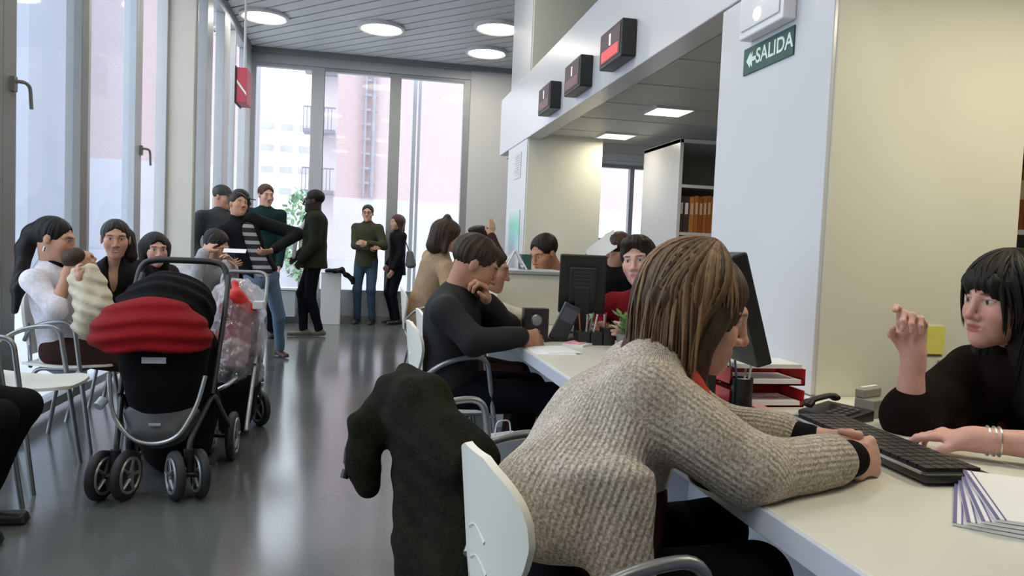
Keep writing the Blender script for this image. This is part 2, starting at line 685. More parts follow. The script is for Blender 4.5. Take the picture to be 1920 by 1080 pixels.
def hair_prims(q, hc, R, s, style):
    T = lambda x, y, z: hc + R @ (A(x, y, z) * s)
    E = lambda c, r, k=.015, sub=False, rot=R: q.ell(T(*c), A(*r) * s, rot, k=k, sub=sub)
    face = dict(c=(0, .115, -.035), r=(.072, .085, .105))
    if style in ('short', 'crop'):
        t = .009 if style == 'short' else .005
        E((0, -.020, .050), (.076 + t, .098 + t, .080 + t))
        E((0, .112, -.030), (.073, .090, .130), k=.014, sub=True)
        E((0, -.02, -.115), (.12, .14, .085), k=.012, sub=True)
    elif style == 'full':                                     # thick short hair with a fringe
        E((0, -.018, .040), (.090, .112, .098))
        E((0, .040, .102), (.068, .060, .032), k=.03)
        E((0, .116, -.030), (.070, .080, .122), k=.014, sub=True)
        E((0, -.02, -.135), (.12, .14, .08), k=.012, sub=True)
    elif style in ('bob', 'long', 'fringe'):
        E((0, -.020, .040), (.092, .112, .098))
        lo = {'bob': -.13, 'long': -.24, 'fringe': -.24}[style]
        for x in (-1, 1):
            q.cone(T(x * .062, -.035, .02), T(x * .078, -.020, lo), .045 * s, .026 * s, k=.05)
        q.cone(T(0, -.065, .02), T(0, -.085, lo + .01), .065 * s, .045 * s, k=.05)
        if style == 'fringe':
            E((0, .055, .062), (.070, .048, .036), k=.03)
            E((0, .114, -.046), (.066, .080, .092), k=.010, sub=True)
        else:
            E((0, .114, -.030), (.066, .080, .116), k=.014, sub=True)
    elif style == 'tied':
        E((0, -.020, .040), (.083, .104, .091))
        E((0, .112, -.034), (.072, .084, .122), k=.014, sub=True)
        E((0, -.01, -.115), (.12, .13, .075), k=.012, sub=True)
        q.ball(T(0, -.125, .01), .032 * s, k=.03)
        q.cone(T(0, -.13, .0), hc + R @ (A(0, -.125, -.05) * s) - UP * .16 * s - R[:, 1] * .03 * s, .034 * s, .022 * s, k=.03)
    elif style == 'cap':
        E((0, -.016, .046), (.084, .104, .086))
        E((0, .06, -.07), (.14, .20, .105), k=.006, sub=True)
        q.slab(T(0, .06, .040), T(0, .155, .028), R[:, 0], .070 * s, .008 * s, .055 * s, .006 * s, k=.01)

def locks(hc, R, s, spec, seed=1, spec_in=.25):
    """loose strands lying over the hair: (azimuth range, count, radii, start polar, end polar, hang)"""
    rg = np.random.default_rng(seed)
    V, Q, Cc = [], [], []
    n0 = 0
    for (a0, a1, n, rad, t0, t1, hang, w, base, var) in spec:
        for _ in range(n):
            az = math.radians(rg.uniform(a0, a1))
            ts = math.radians(t0 + rg.uniform(-8, 8))
            te = math.radians(t1 + rg.uniform(-6, 6))
            hg = hang * rg.uniform(.75, 1.1)
            grow = rg.uniform(.985, 1.045)
            pts = []
            for j in range(9):
                th = ts + (te - ts) * j / 8
                aa = az + .12 * math.sin(j * .5 + az * 7) * j / 8
                p = A(math.sin(th) * math.sin(aa) * rad[0], -math.sin(th) * math.cos(aa) * rad[1] - .018, math.cos(th) * rad[2] + .038) * grow
                pts.append(hc + R @ (p * s))
            d0 = norm(pts[-1] - pts[-2])
            p = pts[-1]
            inward = norm(hc - p)
            for j in range(6):
                g = (j + 1) / 6
                d = norm(d0 * (1 - g) - UP * g * 1.2 + inward * spec_in * g)
                p = p + d * hg * s / 6
                pts.append(p)
            pts = np.array(pts)
            m = len(pts)
            c = np.array(base) * rg.uniform(1 - var, 1 + var)
            for i in range(m):
                t = norm(pts[min(i + 1, m - 1)] - pts[max(i - 1, 0)])
                o = norm(pts[i] - hc)
                u = norm(np.cross(t, o))
                v = np.cross(u, t)
                ww = w * s * (.35 + .65 * math.sin(PI * min(1, .15 + i / (m - 1)))) * (1 if i < m - 1 else .2)
                for k in range(4):
                    V.append(pts[i] + u * ww * math.cos(k * PI / 2) + v * ww * .35 * math.sin(k * PI / 2))
                    Cc.append(c)
            for i in range(m - 1):
                for k in range(4):
                    Q.append((n0 + i * 4 + k, n0 + i * 4 + (k + 1) % 4, n0 + i * 4 + 4 + (k + 1) % 4, n0 + i * 4 + 4 + k))
            n0 += m * 4
    return np.array(V), np.array(Q), np.array(Cc)

def person(K, label, look, group=None):
    s = K['s']
    det = look.get('det', 'far')
    vb, vh, vf = {'near': (.006, .0028, .0026), 'mid': (.009, .0045, .0038), 'far': (.012, .0068, .0055)}[det]
    pel, neck, hc, R = K['pel'], K['neck'], K['head'], K['HR']
    base = A(pel[0], pel[1], 0.)
    root = thing('person', label, 'person', tuple(base), group=group)
    skin = look['skin']
    fem = look.get('female', False)
    ax = norm(neck - pel)
    sd = K['side']
    L = lambda t: pel + (neck - pel) * t
    fwd = ang(K['yaw'])
    # ---- body: torso, limbs, head and hands as one surface
    b = S(vb, .03)
    b.slab(L(-.05), L(.35), sd, .130 * s, .095 * s, .115 * s, .085 * s)
    b.slab(L(.35), L(.8), sd, .115 * s, .085 * s, .140 * s, .095 * s)
    b.cone(L(.90), neck + (hc - neck) * .25, .06 * s, .050 * s)
    b.cone(K['shL'], K['shR'], .045 * s, .045 * s)
    for d in 'LR':
        if 'el' + d in K:
            b.cone(K['sh' + d], K['el' + d], .045 * s, .036 * s)
            b.cone(K['el' + d], K['wr' + d], .036 * s, .024 * s)
        if 'kn' + d in K:
            b.cone(K['hip' + d], K['kn' + d], .072 * s, .052 * s)
            b.cone(K['kn' + d], K['an' + d], .050 * s, .036 * s)
            if not look.get('shoes'):
                b.cone(K['an' + d], K['an' + d] + K['toe' + d] * .10 * s - UP * .03 * s, .032 * s, .025 * s)
    parts = [b.mesh()]
    h = S(vh, .02)
    head_prims(h, hc, R, s * look.get('hs', 1.), fem, look.get('nose', 1.), jaw=look.get('jaw', .93 if fem else 1.))
    nk = .047 if fem else .056
    h.cone(hc + R @ (A(0, -.028, -.045) * s), neck - ax * .02 * s, nk * s, (nk + .006) * s, k=.03)
    parts.append(h.mesh())
    for d in 'LR':
        if 'hand' + d in K:
            q = S(vf, .01)
            hd, pl, curl, spread, th = K['hand' + d]
            hand_prims(q, K['wr' + d], hd, pl, d, curl, spread, th, s * look.get('hand', .92 if fem else 1.))
            fr = .15 if not look.get('bare') else .75
            w, e = K['wr' + d], K['el' + d]
            q.cone(w + (e - w) * fr, w, (.024 + .017 * fr) * s, .0245 * s, k=.02)
            parts.append(q.mesh())
    V, Q = join_np(parts)
    col = face_paint(V, hc, R, s * look.get('hs', 1.), skin, look)
    skm = mat('skin', (.6, .4, .3), .5, attr='Col', noise=(60, .06), spec=.35)
    mesh_np('body', V, Q, skm, root, base, col, 1)
    # ---- hair
    if look.get('hair'):
        hh = S(vh * 1.1, .02)
        hair_prims(hh, hc, R, s * look.get('hs', 1.), look['hair'])
        if look.get('hair_extra'):
            look['hair_extra'](hh, hc, R, s)
        if look['hair'] != 'cap':
            am = .0035 * s
            a0, b0, c0 = R[:, 0], R[:, 1], hc
            def fn(x, y, z):
                u = (x - c0[0]) * a0[0] + (y - c0[1]) * a0[1] + (z - c0[2]) * a0[2]
                v = (x - c0[0]) * b0[0] + (y - c0[1]) * b0[1] + (z - c0[2]) * b0[2]
                an = np.arctan2(v, u)
                return am * np.sin(an * 23 + 2 * np.sin(an * 7)) * .6
            hh.dispf = fn
        v, q = hh.mesh()
        hcol = np.tile(np.array(look['hairc'], float), (len(v), 1))
        if look.get('locks'):
            lv, lq, lc = locks(hc, R, s, look['locks'], 1, look.get('lock_in', .25))
            v, q = np.concatenate([v, lv]), np.concatenate([q, lq + len(v)])
            hcol = np.concatenate([hcol, lc])
        hm = mat('hair' if look['hair'] != 'cap' else 'cap_cloth', (.05, .04, .03), look.get('hair_rough', .55), attr='Col', noise=(90, .35, (1, 1, .12)), spec=.25)
        mesh_np('hair' if look['hair'] != 'cap' else 'cap', v, q, hm, root, base, hcol, 0 if look.get('locks') else 1)
        if look['hair'] == 'cap':
            hh = S(vh * 1.2, .02)
            hair_prims(hh, hc, R, s, 'crop')
            v, q = hh.mesh()
            mesh_np('hair', v, q, MATS.get('hair') or mat('hair', (.05, .04, .03), .55, attr='Col', noise=(90, .35, (1, 1, .12)), spec=.25), root, base, np.tile(np.array(look.get('under', (.02, .017, .015))), (len(v), 1)), 1)
    # ---- clothes
    def garment(name, m, o, hem, sleeve, bottom=0., flare=0., collar=.4, disp=.004, vx=None, extra=None):
        t = S(vx or vb, .025)
        a = L(hem)
        dp = look.get('topk', {}).get('depth', 1.)
        t.slab(a, L(.30), sd, (.150 + flare) * s + o, ((.112 + flare * .6) * s + o) * dp, .132 * s + o, (.098 * s + o) * dp)
        t.slab(L(.30), L(.80), sd, .132 * s + o, (.098 * s + o) * dp, (.145 if fem else .152) * s + o, (.108 * s + o) * dp)
        if K.get('stand') and hem < 0:
            t.box(a - ax * .3, A(.6, .6, .3), np.stack([sd, norm(np.cross(ax, sd)), ax], 1), k=.012, sub=True)
        t.cone(L(.80), neck + (hc - neck) * collar * .3, (.09 * s + o * .5) * dp, .058 * s + o * .5, k=.05)
        t.cone(K['shL'], K['shR'], .054 * s + o * .7, .054 * s + o * .7, k=.05)
        for d in 'LR':
            if 'el' + d in K and sleeve:
                e, w = K['el' + d], K['wr' + d]
                t.cone(K['sh' + d], e, .054 * s + o * .7, .043 * s + o * .7)
                f = sleeve if not isinstance(sleeve, dict) else sleeve[d]
                if f > 0:
                    t.cone(e, e + (w - e) * f, .043 * s + o * .7, (.043 - .012 * f) * s + o * .7)
        if extra:
            extra(t)
        if disp:
            t.dispf = folds(disp, 24, hem * 9 + s)
        v, q = t.mesh()
        return mesh_np(name, v, q, m, root, base, None, 1)
    if look.get('trousers'):
        t = S(vb, .03)
        t.slab(pel - UP * .05 * s, L(.22), K['sideh'], .145 * s, .115 * s, .138 * s, .105 * s)
        for d in 'LR':
            if 'kn' + d in K:
                kn, an = K['kn' + d], K['an' + d]
                t.cone(K['hip' + d], kn, .088 * s, .066 * s)
                t.cone(kn, an - (an - kn) * .02, .063 * s, .052 * s)
        t.dispf = folds(.005, 20, s)
        v, q = t.mesh()
        mesh_np(look.get('trouser_name', 'trousers'), v, q, look['trousers'], root, base, None, 1)
    if look.get('under_top'):
        garment(look.get('under_name', 'shirt'), look['under_top'], .004, 0., 0, disp=.002)
    if look.get('top'):
        g = look.get('topk', {})
        garment(look.get('top_name', 'sweater'), look['top'], g.get('o', .010), g.get('hem', -.05), g.get('sleeve', .95), flare=g.get('flare', 0.), collar=g.get('collar', .4), disp=g.get('disp', .004), extra=g.get('extra'), vx=g.get('vx'))
    if look.get('shoes'):
        for d in 'LR':
            if 'an' + d in K:
                an, to = K['an' + d], K['toe' + d]
                t = S(max(vf, .006), .02)
                g0 = A(an[0], an[1], max(an[2] - .08 * s, 0))
                t.slab(g0 - to * .055 * s + UP * .028 * s, g0 + to * .165 * s + UP * .024 * s, np.cross(to, UP), .040 * s, .030 * s, .036 * s, .022 * s, k=.03)
                t.cone(g0 + UP * .05 * s - to * .015 * s, an + UP * .01, .040 * s, .042 * s, k=.03)
                t.slab(g0 - to * .065 * s + UP * .008 * s, g0 + to * .180 * s + UP * .008 * s, np.cross(to, UP), .040 * s, .010 * s, .036 * s, .010 * s, k=.01)
                v, q = t.mesh()
                v[:, 2] = np.maximum(v[:, 2], max(g0[2], .002))
                mesh_np('shoe', v, q, look['shoes'], root, base, None, 0)
    return root, base, K

def add_part(root, base, name, sdf, m, col=None, it=1):
    v, q = sdf.mesh()
    return mesh_np(name, v, q, m, root, base, col, it)
# ------------------------------------------------------------------ the room
wht = mat('white_paint', (.63, .63, .64), .45, noise=(3, .02))
crm = mat('cream_laminate', (.72, .715, .62), .5, noise=(2, .02))
gry = mat('grey_metal', (.33, .345, .36), .4, .3, noise=(4, .04))
lgry = mat('pale_grey_frame', (.42, .44, .47), .42, .2, noise=(4, .03))
dgry = mat('dark_grey_frame', (.20, .20, .20), .5, noise=(5, .05))
blk = mat('black_plastic', (.012, .012, .013), .38, noise=(20, .1))
chrome = mat('brushed_steel', (.62, .62, .61), .3, .9, noise=(12, .05))
steel = mat('satin_grey_steel', (.30, .31, .32), .35, .8, noise=(12, .05))
shell = mat('white_plastic', (.80, .79, .72), .35, noise=(6, .02))

# floor: dark grey-green sheet vinyl, polished
fl = bpy.data.materials.new('vinyl_floor')
fl.use_nodes = True
nt = fl.node_tree
b = nt.nodes['Principled BSDF']
b.inputs['Specular IOR Level'].default_value = .9
tc = nt.nodes.new('ShaderNodeTexCoord')
n1 = nt.nodes.new('ShaderNodeTexNoise'); n1.inputs['Scale'].default_value = .8; n1.inputs['Detail'].default_value = 6
n2 = nt.nodes.new('ShaderNodeTexNoise'); n2.inputs['Scale'].default_value = 60; n2.inputs['Detail'].default_value = 3
nt.links.new(tc.outputs['Object'], n1.inputs['Vector']); nt.links.new(tc.outputs['Object'], n2.inputs['Vector'])
ad = nt.nodes.new('ShaderNodeMath'); ad.operation = 'MULTIPLY_ADD'; ad.inputs[1].default_value = .4
nt.links.new(n2.outputs['Fac'], ad.inputs[0]); nt.links.new(n1.outputs['Fac'], ad.inputs[2])
cr = nt.nodes.new('ShaderNodeValToRGB')
cr.color_ramp.elements[0].position = .45; cr.color_ramp.elements[0].color = (.075, .082, .082, 1)
cr.color_ramp.elements[1].position = .95; cr.color_ramp.elements[1].color = (.115, .122, .12, 1)
nt.links.new(ad.outputs[0], cr.inputs[0]); nt.links.new(cr.outputs[0], b.inputs['Base Color'])
mr = nt.nodes.new('ShaderNodeMapRange'); mr.inputs[3].default_value = .10; mr.inputs[4].default_value = .22
nt.links.new(n1.outputs['Fac'], mr.inputs[0]); nt.links.new(mr.outputs[0], b.inputs['Roughness'])

XL, XL2, XR, YB, YN, ZC = -1.92, -1.66, 5.5, 11.2, -4.2, 3.85
struct('floor', (-2.1, YN, -.12), (XR, YB + .1, 0), fl)
struct('wall_near', (-2.1, YN - .15, 0), (XR, YN, ZC + .2), wht)
struct('wall_right', (XR, YN, 0), (XR + .15, YB + .1, ZC + .2), wht)

# ceiling: grey panel with diagonal slats
slat = mat('ceiling_slat', (.56, .57, .58), .5, .1, noise=(4, .03))
void = mat('ceiling_void', (.20, .205, .21), .7, noise=(3, .05))
g = G().box((-2.1, YN, ZC + .10), (XR, YB + .1, ZC + .25))
tag(g.build('ceiling', void), kind='structure')
g = G()
dv, pv = A(1, -1) / math.sqrt(2), A(1, 1) / math.sqrt(2)
x0, x1, y0, y1 = -2.0, XR, YN, YB
u = -5.
while u < 12.5:
    o = pv * u
    # o + dv*t inside the rectangle
    ts = sorted([(x0 - o[0]) / dv[0], (x1 - o[0]) / dv[0]])
    tt = sorted([(y0 - o[1]) / dv[1], (y1 - o[1]) / dv[1]])
    a, c = max(ts[0], tt[0]), min(ts[1], tt[1])
    if c - a > .3:
        p, q = o + dv * a, o + dv * c
        w = pv * .085
        vs = [(*(p - w), ZC), (*(q - w), ZC), (*(q + w), ZC), (*(p + w), ZC)]
        vs += [(v[0], v[1], ZC + .03) for v in vs]
        g.add(vs, [(0, 1, 2, 3), (7, 6, 5, 4), (0, 4, 5, 1), (1, 5, 6, 2), (2, 6, 7, 3), (3, 7, 4, 0)])
    u += .20
tag(g.build('ceiling_slats', slat), kind='structure')
struct('trim_1', (XL2 - .02, YB - .10, ZC - .06), (3.4, YB - .02, ZC), dgry)
struct('trim_2', (XL2 - .04, 7.7, ZC - .05), (XL2 + .04, YB, ZC + .01), dgry)

# ---- counter wall: columns, beam and soffit
struct('wall_column', (1.4, 2.09, 0), (2.10, 2.85, 2.2), crm, bevel=.004)
struct('wall_column_upper', (1.4, 2.09, 2.2), (2.10, 2.85, ZC), wht)
wf = mat('white_lacquer', (.63, .635, .665), .25, noise=(3, .01))
struct('trim_3', (1.386, 2.095, .742), (1.402, 2.845, 2.148), wf, bevel=.003)
struct('wall_column_far', (1.4, 6.55, 0), (2.09, 7.45, ZC), crm, bevel=.004)
struct('trim_4', (1.39, 6.56, 0), (1.402, 7.44, ZC), wf)
struct('beam', (1.382, YN, 2.155), (1.52, 7.93, 2.74), wf, bevel=.005)
sof = mat('soffit_panel', (.62, .62, .60), .5, noise=(2, .02))
g = G()
y = YN
while y < 8.3:
    g.box((1.52, y + .012, 2.20), (XR, min(y + .60, 8.3), 2.24))
    y += .612
tag(g.build('soffit', sof), kind='structure')
struct('trim_5', (1.52, YN, 2.17), (1.55, 8.3, 2.205), lgry)
struct('ceiling_deck', (1.52, YN, 2.26), (XR, 8.3, 2.34), void)

# ---- far glazed wall
low = mat('sill_panel', (.33, .345, .36), .45, noise=(3, .04))
struct('wall_back_sill', (XL2 - .1, YB, 0), (1.48, YB + .16, .42), low)
struct('baseboard_back', (XL2, YB - .015, 0), (1.48, YB, .09), dgry)
struct('wall_back_pier', (1.48, YB, 0), (3.50, YB + .16, ZC), wht)
struct('wall_back_head', (XL2 - .1, YB, 3.66), (1.48, YB + .16, ZC + .1), lgry)
struct('wall_back_office_sill', (3.50, YB, 0), (XR, YB + .16, 1.35), wht)
struct('wall_back_office_head', (3.50, YB, 2.55), (XR, YB + .16, ZC), wht)
gl = glass('clear_glass', (.95, .97, .98), .015)
gl2 = glass('fritted_glass', (.72, .79, .85), .03, .06)

def window(name, lo, hi, fr, gm, axis, frame_m, handle=None, mull=()):
    """frame of four bars with mullions, one pane, optional handle; axis 'y' wall runs along y"""
    g = G()
    a0, a1 = (lo[1], hi[1]) if axis == 'y' else (lo[0], hi[0])
    z0, z1 = lo[2], hi[2]
    d0, d1 = (lo[0], hi[0]) if axis == 'y' else (lo[1], hi[1])
    def bar(p, q, r, t):
        g.box((d0, p, r), (d1, q, t)) if axis == 'y' else g.box((p, d0, r), (q, d1, t))
    bar(a0, a0 + fr[0], z0, z1)
    bar(a1 - fr[1], a1, z0, z1)
    bar(a0 + fr[0], a1 - fr[1], z0, z0 + fr[2])
    bar(a0 + fr[0], a1 - fr[1], z1 - fr[2], z1)
    for p, q in mull:
        bar(p, q, z0 + fr[2], z1 - fr[2])
    o = g.build(name, frame_m, bevel=.004)
    tag(o, kind='structure')
    dm = (d0 + d1) / 2
    P = G()
    p, q = a0 + fr[0] - .01, a1 - fr[1] + .01
    if axis == 'y':
        P.add([(dm, p, z0 + .01), (dm, q, z0 + .01), (dm, q, z1 - .01), (dm, p, z1 - .01)], [(0, 1, 2, 3)])
    else:
        P.add([(p, dm, z0 + .01), (q, dm, z0 + .01), (q, dm, z1 - .01), (p, dm, z1 - .01)], [(0, 1, 2, 3)])
    P.build('pane', gm, o)
    if handle:
        hx, hy, hz = handle
        h = G().box((hx - .005, hy - .018, hz - .035), (hx + .02, hy + .018, hz + .045))
        h.tube(fillet([(hx + .01, hy, hz + .02), (hx + .06, hy, hz + .02), (hx + .06, hy + .07, hz + .01), (hx + .06, hy + .09, hz - .11)], .03), .010, 8)
        h.build('window_handle', dgry, o, smooth=True)
    return o

window('window_1', (XL2, YB + .02, .42), (-.64, YB + .12, 3.66), (.08, .18, .05), gl, 'x', lgry)
window('window_2', (-.64, YB + .02, .42), (.455, YB + .12, 3.66), (.0, .16, .05), gl, 'x', gry)
window('window_3', (.455, YB + .02, .42), (1.48, YB + .12, 3.66), (.0, .10, .05), gl, 'x', gry)
window('window_4', (3.50, YB + .02, 1.35), (4.9, YB + .12, 2.55), (.05, .05, .05), gl, 'x', gry, mull=((4.05, 4.12), (4.35, 4.62)))
# left wall, set back along the row of waiting chairs
struct('wall_left_near', (XL - .1, YN, 0), (XL + .02, .6, ZC), wht)  # unseen stretch, made solid instead of glazed to cut daylight from behind
ys = [.6, 1.9, 3.2, 4.40]
for i in range(len(ys) - 1):
    window(f'window_{9 + i}', (XL - .06, ys[i], .05), (XL + .04, ys[i + 1], 3.78), (.0, .10, .06), gl2, 'y', dgry)
window('window_12', (XL - .06, 4.40, .05), (XL + .04, 5.62, 3.78), (.155, .12, .06), gl2, 'y', dgry, handle=(XL + .04, 4.50, 1.93))
window('window_13', (XL - .06, 5.62, .05), (XL + .04, 6.78, 3.78), (.05, .09, .06), gl2, 'y', lgry)
window('window_14', (XL - .06, 6.78, .05), (XL + .04, 7.70, 3.78), (.09, .05, .06), gl, 'y', lgry, handle=(XL + .04, 6.83, 1.86))
struct('wall_left_pier', (XL - .06, 7.70, 0), (XL2 + .01, 7.78, ZC + .02), mat('pier_paint', (.55, .54, .50), .5, noise=(2, .03)))
window('window_15', (XL2 - .08, 7.78, .05), (XL2 + .02, 8.50, 3.78), (.03, .28, .06), gl, 'y', lgry)
window('window_16', (XL2 - .08, 8.50, .05), (XL2 + .02, 9.50, 3.78), (.0, .35, .06), gl, 'y', lgry)
window('window_17', (XL2 - .08, 9.50, .05), (XL2 + .02, YB, 3.78), (.0, .45, .06), gl, 'y', lgry, mull=((9.85, 9.95),))
struct('wall_left_head', (XL - .1, YN, 3.78), (XL + .05, 7.78, ZC + .1), lgry)
struct('wall_left_head_far', (XL2 - .1, 7.78, 3.78), (XL2 + .02, YB + .1, ZC + .1), lgry)
# roller blind at the office window
t = thing('roller_blind', 'grey roller blind half lowered over the far office window', 'blind', (4.2, YB - .06, 2.5))
g = G()
for k in range(7):
    g.box((-.72, -.012, .07 + .055 * k), (.72, .012, .118 + .055 * k))
g.build('blind_fabric', mat('blind', (.22, .22, .23), .6, noise=(9, .05)), t)
G().tube([(-.74, 0, .48), (.74, 0, .48)], .035, 12).build('roller', gry, t, smooth=True)

# ---- lamps
lampm = emit('lamp_diffuser', (1., .97, .82), 5.)
def lamp_light(name, loc, power, size, col=(1, .93, .78), parent=None, spread=None):
    l = bpy.data.lights.new(name, 'AREA')
    l.shape = 'DISK'
    l.size = size
    l.energy = power
    l.color = col
    if spread:
        l.spread = spread
    o = bpy.data.objects.new(name, l)
    C.objects.link(o)
    o.location = loc
    o.parent = parent
    return o

first = None
spots = [((-1.27, 9.55), 'round ceiling light nearest the hanging red sign'),
         ((.12, 9.57), 'round ceiling light in the middle over the glazed end wall'),
         ((1.50, 9.08), 'round ceiling light beside the tall white post, front one of two'),
         ((1.55, 10.25), 'round ceiling light beside the tall white post, rear one of two')]
for i, ((x, y), lab) in enumerate(spots):
    if first is None:
        t = first = thing('ceiling_light', lab, 'ceiling light', (x, y, ZC - .03), group='round ceiling lights')
        G().lathe([(.29, .03), (.29, .0), (.26, -.012), (.255, .0)], n=40).build('rim', wht, t, smooth=True)
        G().lathe([(.255, .006), (.24, -.004), (.0005, -.006)], n=40).build('diffuser', lampm, t, smooth=True)
    else:
        t = dup(first, (x, y, ZC - .03), 0, lab)
    lamp_light('ceiling_bulb', (0, 0, -.03), 7, .5, parent=t)
for i, (x, y) in enumerate([(-.8, 6.4), (.5, 6.2), (-.8, 3.2), (.4, 3.), (-.8, .2), (.4, -.2)]):  # lamps out of view, added along the hall for more light
    t = dup(first, (x, y, ZC - .03), 0, 'added unseen round ceiling light down the hall, brightening the waiting chairs and counter')
    lamp_light('ceiling_bulb', (0, 0, -.03), 7, .5, parent=t)
off = None
for i, (x, y, lab) in enumerate([(2.10, 5.09, 'square louvred office light nearer the binder shelf'), (2.13, 6.31, 'square louvred office light beside the far column'),
                                 (2.35, 3.75, 'square louvred office light behind the near column'), (1.95, 1.35, 'square louvred office light above the clerk'), (2.9, 1.6, 'square louvred office light behind the clerk')]):
    if off is None:
        t = off = thing('ceiling_panel_light', lab, 'ceiling light', (x, y, 2.195), group='square office lights in the low ceiling')
        G().box((-.15, -.15, -.012), (.15, -.135, .005)).box((-.15, .135, -.012), (.15, .15, .005)).box((-.15, -.135, -.012), (-.135, .135, .005)).box((.135, -.135, -.012), (.15, .135, .005)).build('rim', wht, t)
        G().box((-.135, -.135, -.002), (.135, .135, .002)).build('diffuser', emit('office_diffuser', (1., .95, .78), 6.), t)
        q = G()
        for k in range(5):
            q.box((-.135, -.11 + .055 * k - .003, -.012), (.135, -.11 + .055 * k + .003, -.003))
        q.build('louvre', chrome, t)
    else:
        t = dup(off, (x, y, 2.195), 0, lab)
    lamp_light('office_bulb', (0, 0, -.03), (2.4, 2.0, 3.5, 8., 5.)[i], .26, (1, .90, .66), t)

# ---- signs on the beam and columns
glyph = mat('display_white', (.8, .75, .78), .5)
disp = None
for i, (y, lab) in enumerate([(4.02, 'black counter display on the white beam with glowing red band, nearest the exit sign'), (4.80, 'black counter display on the white beam, middle one of the three'), (5.58, 'black counter display on the white beam, farthest from the exit sign')]):
    t = thing('display_sign', lab, 'display', (1.382, y, 2.31), group='black counter displays on the white beam')
    G().box((-.085, -.19, -.10), (0, .19, .10)).build('housing', blk, t, bevel=.008)
    G().box((-.088, -.165, -.08), (-.084, .165, .08)).build('screen', emit('dark_screen', (.035, .022, .028), 1.), t)
    G().box((-.0895, -.012, .0), (-.087, .012, .062)).build('numeral', emit('numeral_lit', (.85, .7, .75), 1.0 if i == 0 else .45), t)
    G().box((-.0895, -.14, -.07), (-.087, .14, -.012)).build('red_band', emit('red_lit', (.75, .05, .06) if i == 0 else (.10, .05, .06), 1.), t)
# exit sign
t = thing('exit_sign', 'green exit sign reading SALIDA with white arrow on the white column', 'sign', (1.386, 2.473, 1.898))
green = mat('sign_green', (.010, .075, .055), .4, noise=(9, .05))
swht = mat('sign_white', (.70, .85, .76), .5, noise=(9, .02))
G().box((-.006, -.168, -.049), (0, .168, .049)).build('plate', green, t, bevel=.001)
me = text_mesh('SALIDA', .074, .0006)
o = link('lettering', me, swht, t, (-.0066, -.045, .001))
o.rotation_euler = (PI / 2, 0, -PI / 2)
G().add([(-.0072, .145, 0), (-.0072, .115, .03), (-.0072, .115, .016), (-.0072, .10, .03), (-.0072, .10, .008), (-.0072, .075, .008), (-.0072, .075, -.008), (-.0072, .10, -.008), (-.0072, .10, -.03), (-.0072, .115, -.016), (-.0072, .115, -.03)],
        [(0, 1, 2), (2, 3, 4), (0, 2, 4, 7, 9), (9, 7, 8), (0, 9, 10), (4, 5, 6, 7)]).build('arrow', swht, t)
# emergency lamp above it
t = thing('emergency_lamp', 'white box emergency lamp above the green exit sign', 'lamp', (1.386, 2.455, 2.06))
G().box((-.05, -.15, -.095), (0, .15, .085)).build('housing', mat('lamp_box', (.80, .80, .82), .25, noise=(5, .02)), t, bevel=.006)
G().box((-.056, -.13, -.07), (-.050, .13, .07)).build('cover', mat('lamp_cover', (.72, .72, .75), .2, noise=(5, .02)), t, bevel=.004)
G().lathe([(.03, .0), (.025, -.006), (.001, -.008)], (-.056, -.03, .03), 'x').build('bulb', emit('bulb_on', (.95, .95, 1.), 1.6), t, smooth=True)
G().lathe([(.024, .0), (.02, -.006), (.001, -.008)], (-.056, .01, -.035), 'x').build('bulb', emit('bulb_warm', (1., .98, .8), 1.2), t, smooth=True)
# hanging red sign with its rod
t = thing('hanging_sign', 'red hanging sign with white stroke, on a thin rod by the left windows', 'sign', (-1.24, 8.0, 2.67))
G().box((-.05, -.16, -.17), (.05, .16, .17)).build('sign_box', mat('sign_red', (.50, .06, .10), .45, noise=(6, .05)), t, bevel=.006)
G().box((-.062, -.17, -.18), (-.05, .17, .18)).build('back_plate', blk, t)
G().add([(-.045, -.1615, .02), (-.045, -.1615, .05), (.045, -.1615, -.07), (.045, -.1615, -.10)], [(0, 1, 2, 3)]).build('stroke', swht, t)
G().tube([(0, 0, .17), (0, 0, 1.17)], .012, 10).build('rod', wht, t, smooth=True)
# posters on the far column
t = thing('notice_sign', 'white printed notice on the far column under the beam', 'notice', (1.388, 6.95, 1.95))
G().box((-.003, -.15, -.12), (0, .15, .12)).build('sheet', mat('paper', (.78, .78, .80), .6, noise=(5, .02)), t)
q = G()
for k in range(9):
    q.box((-.0042, -.12, .085 - .022 * k), (-.003, .12 - .03 * (k % 3), .092 - .022 * k))
q.build('printing', mat('print_grey', (.42, .42, .48), .6), t)
pm = bpy.data.materials.new('poster_gradient')
pm.use_nodes = True
nt = pm.node_tree
tc = nt.nodes.new('ShaderNodeTexCoord'); sp = nt.nodes.new('ShaderNodeSeparateXYZ'); cr = nt.nodes.new('ShaderNodeValToRGB'); mr = nt.nodes.new('ShaderNodeMapRange')
mr.inputs[1].default_value = -.2; mr.inputs[2].default_value = .2
nt.links.new(tc.outputs['Object'], sp.inputs[0]); nt.links.new(sp.outputs[2], mr.inputs[0]); nt.links.new(mr.outputs[0], cr.inputs[0]); nt.links.new(cr.outputs[0], nt.nodes['Principled BSDF'].inputs['Base Color'])
e = cr.color_ramp.elements
e[0].position = .0; e[0].color = (.72, .76, .86, 1); e[1].position = 1.; e[1].color = (.70, .80, .80, 1)
x = e.new(.35); x.color = (.40, .74, .80, 1); x = e.new(.65); x.color = (.28, .74, .52, 1)
t = thing('poster_sign', 'pale poster with green and cyan band low on the far column', 'poster', (1.388, 7.0, 1.33))
G().box((-.003, -.25, -.2), (0, .25, .2)).build('sheet', pm, t)

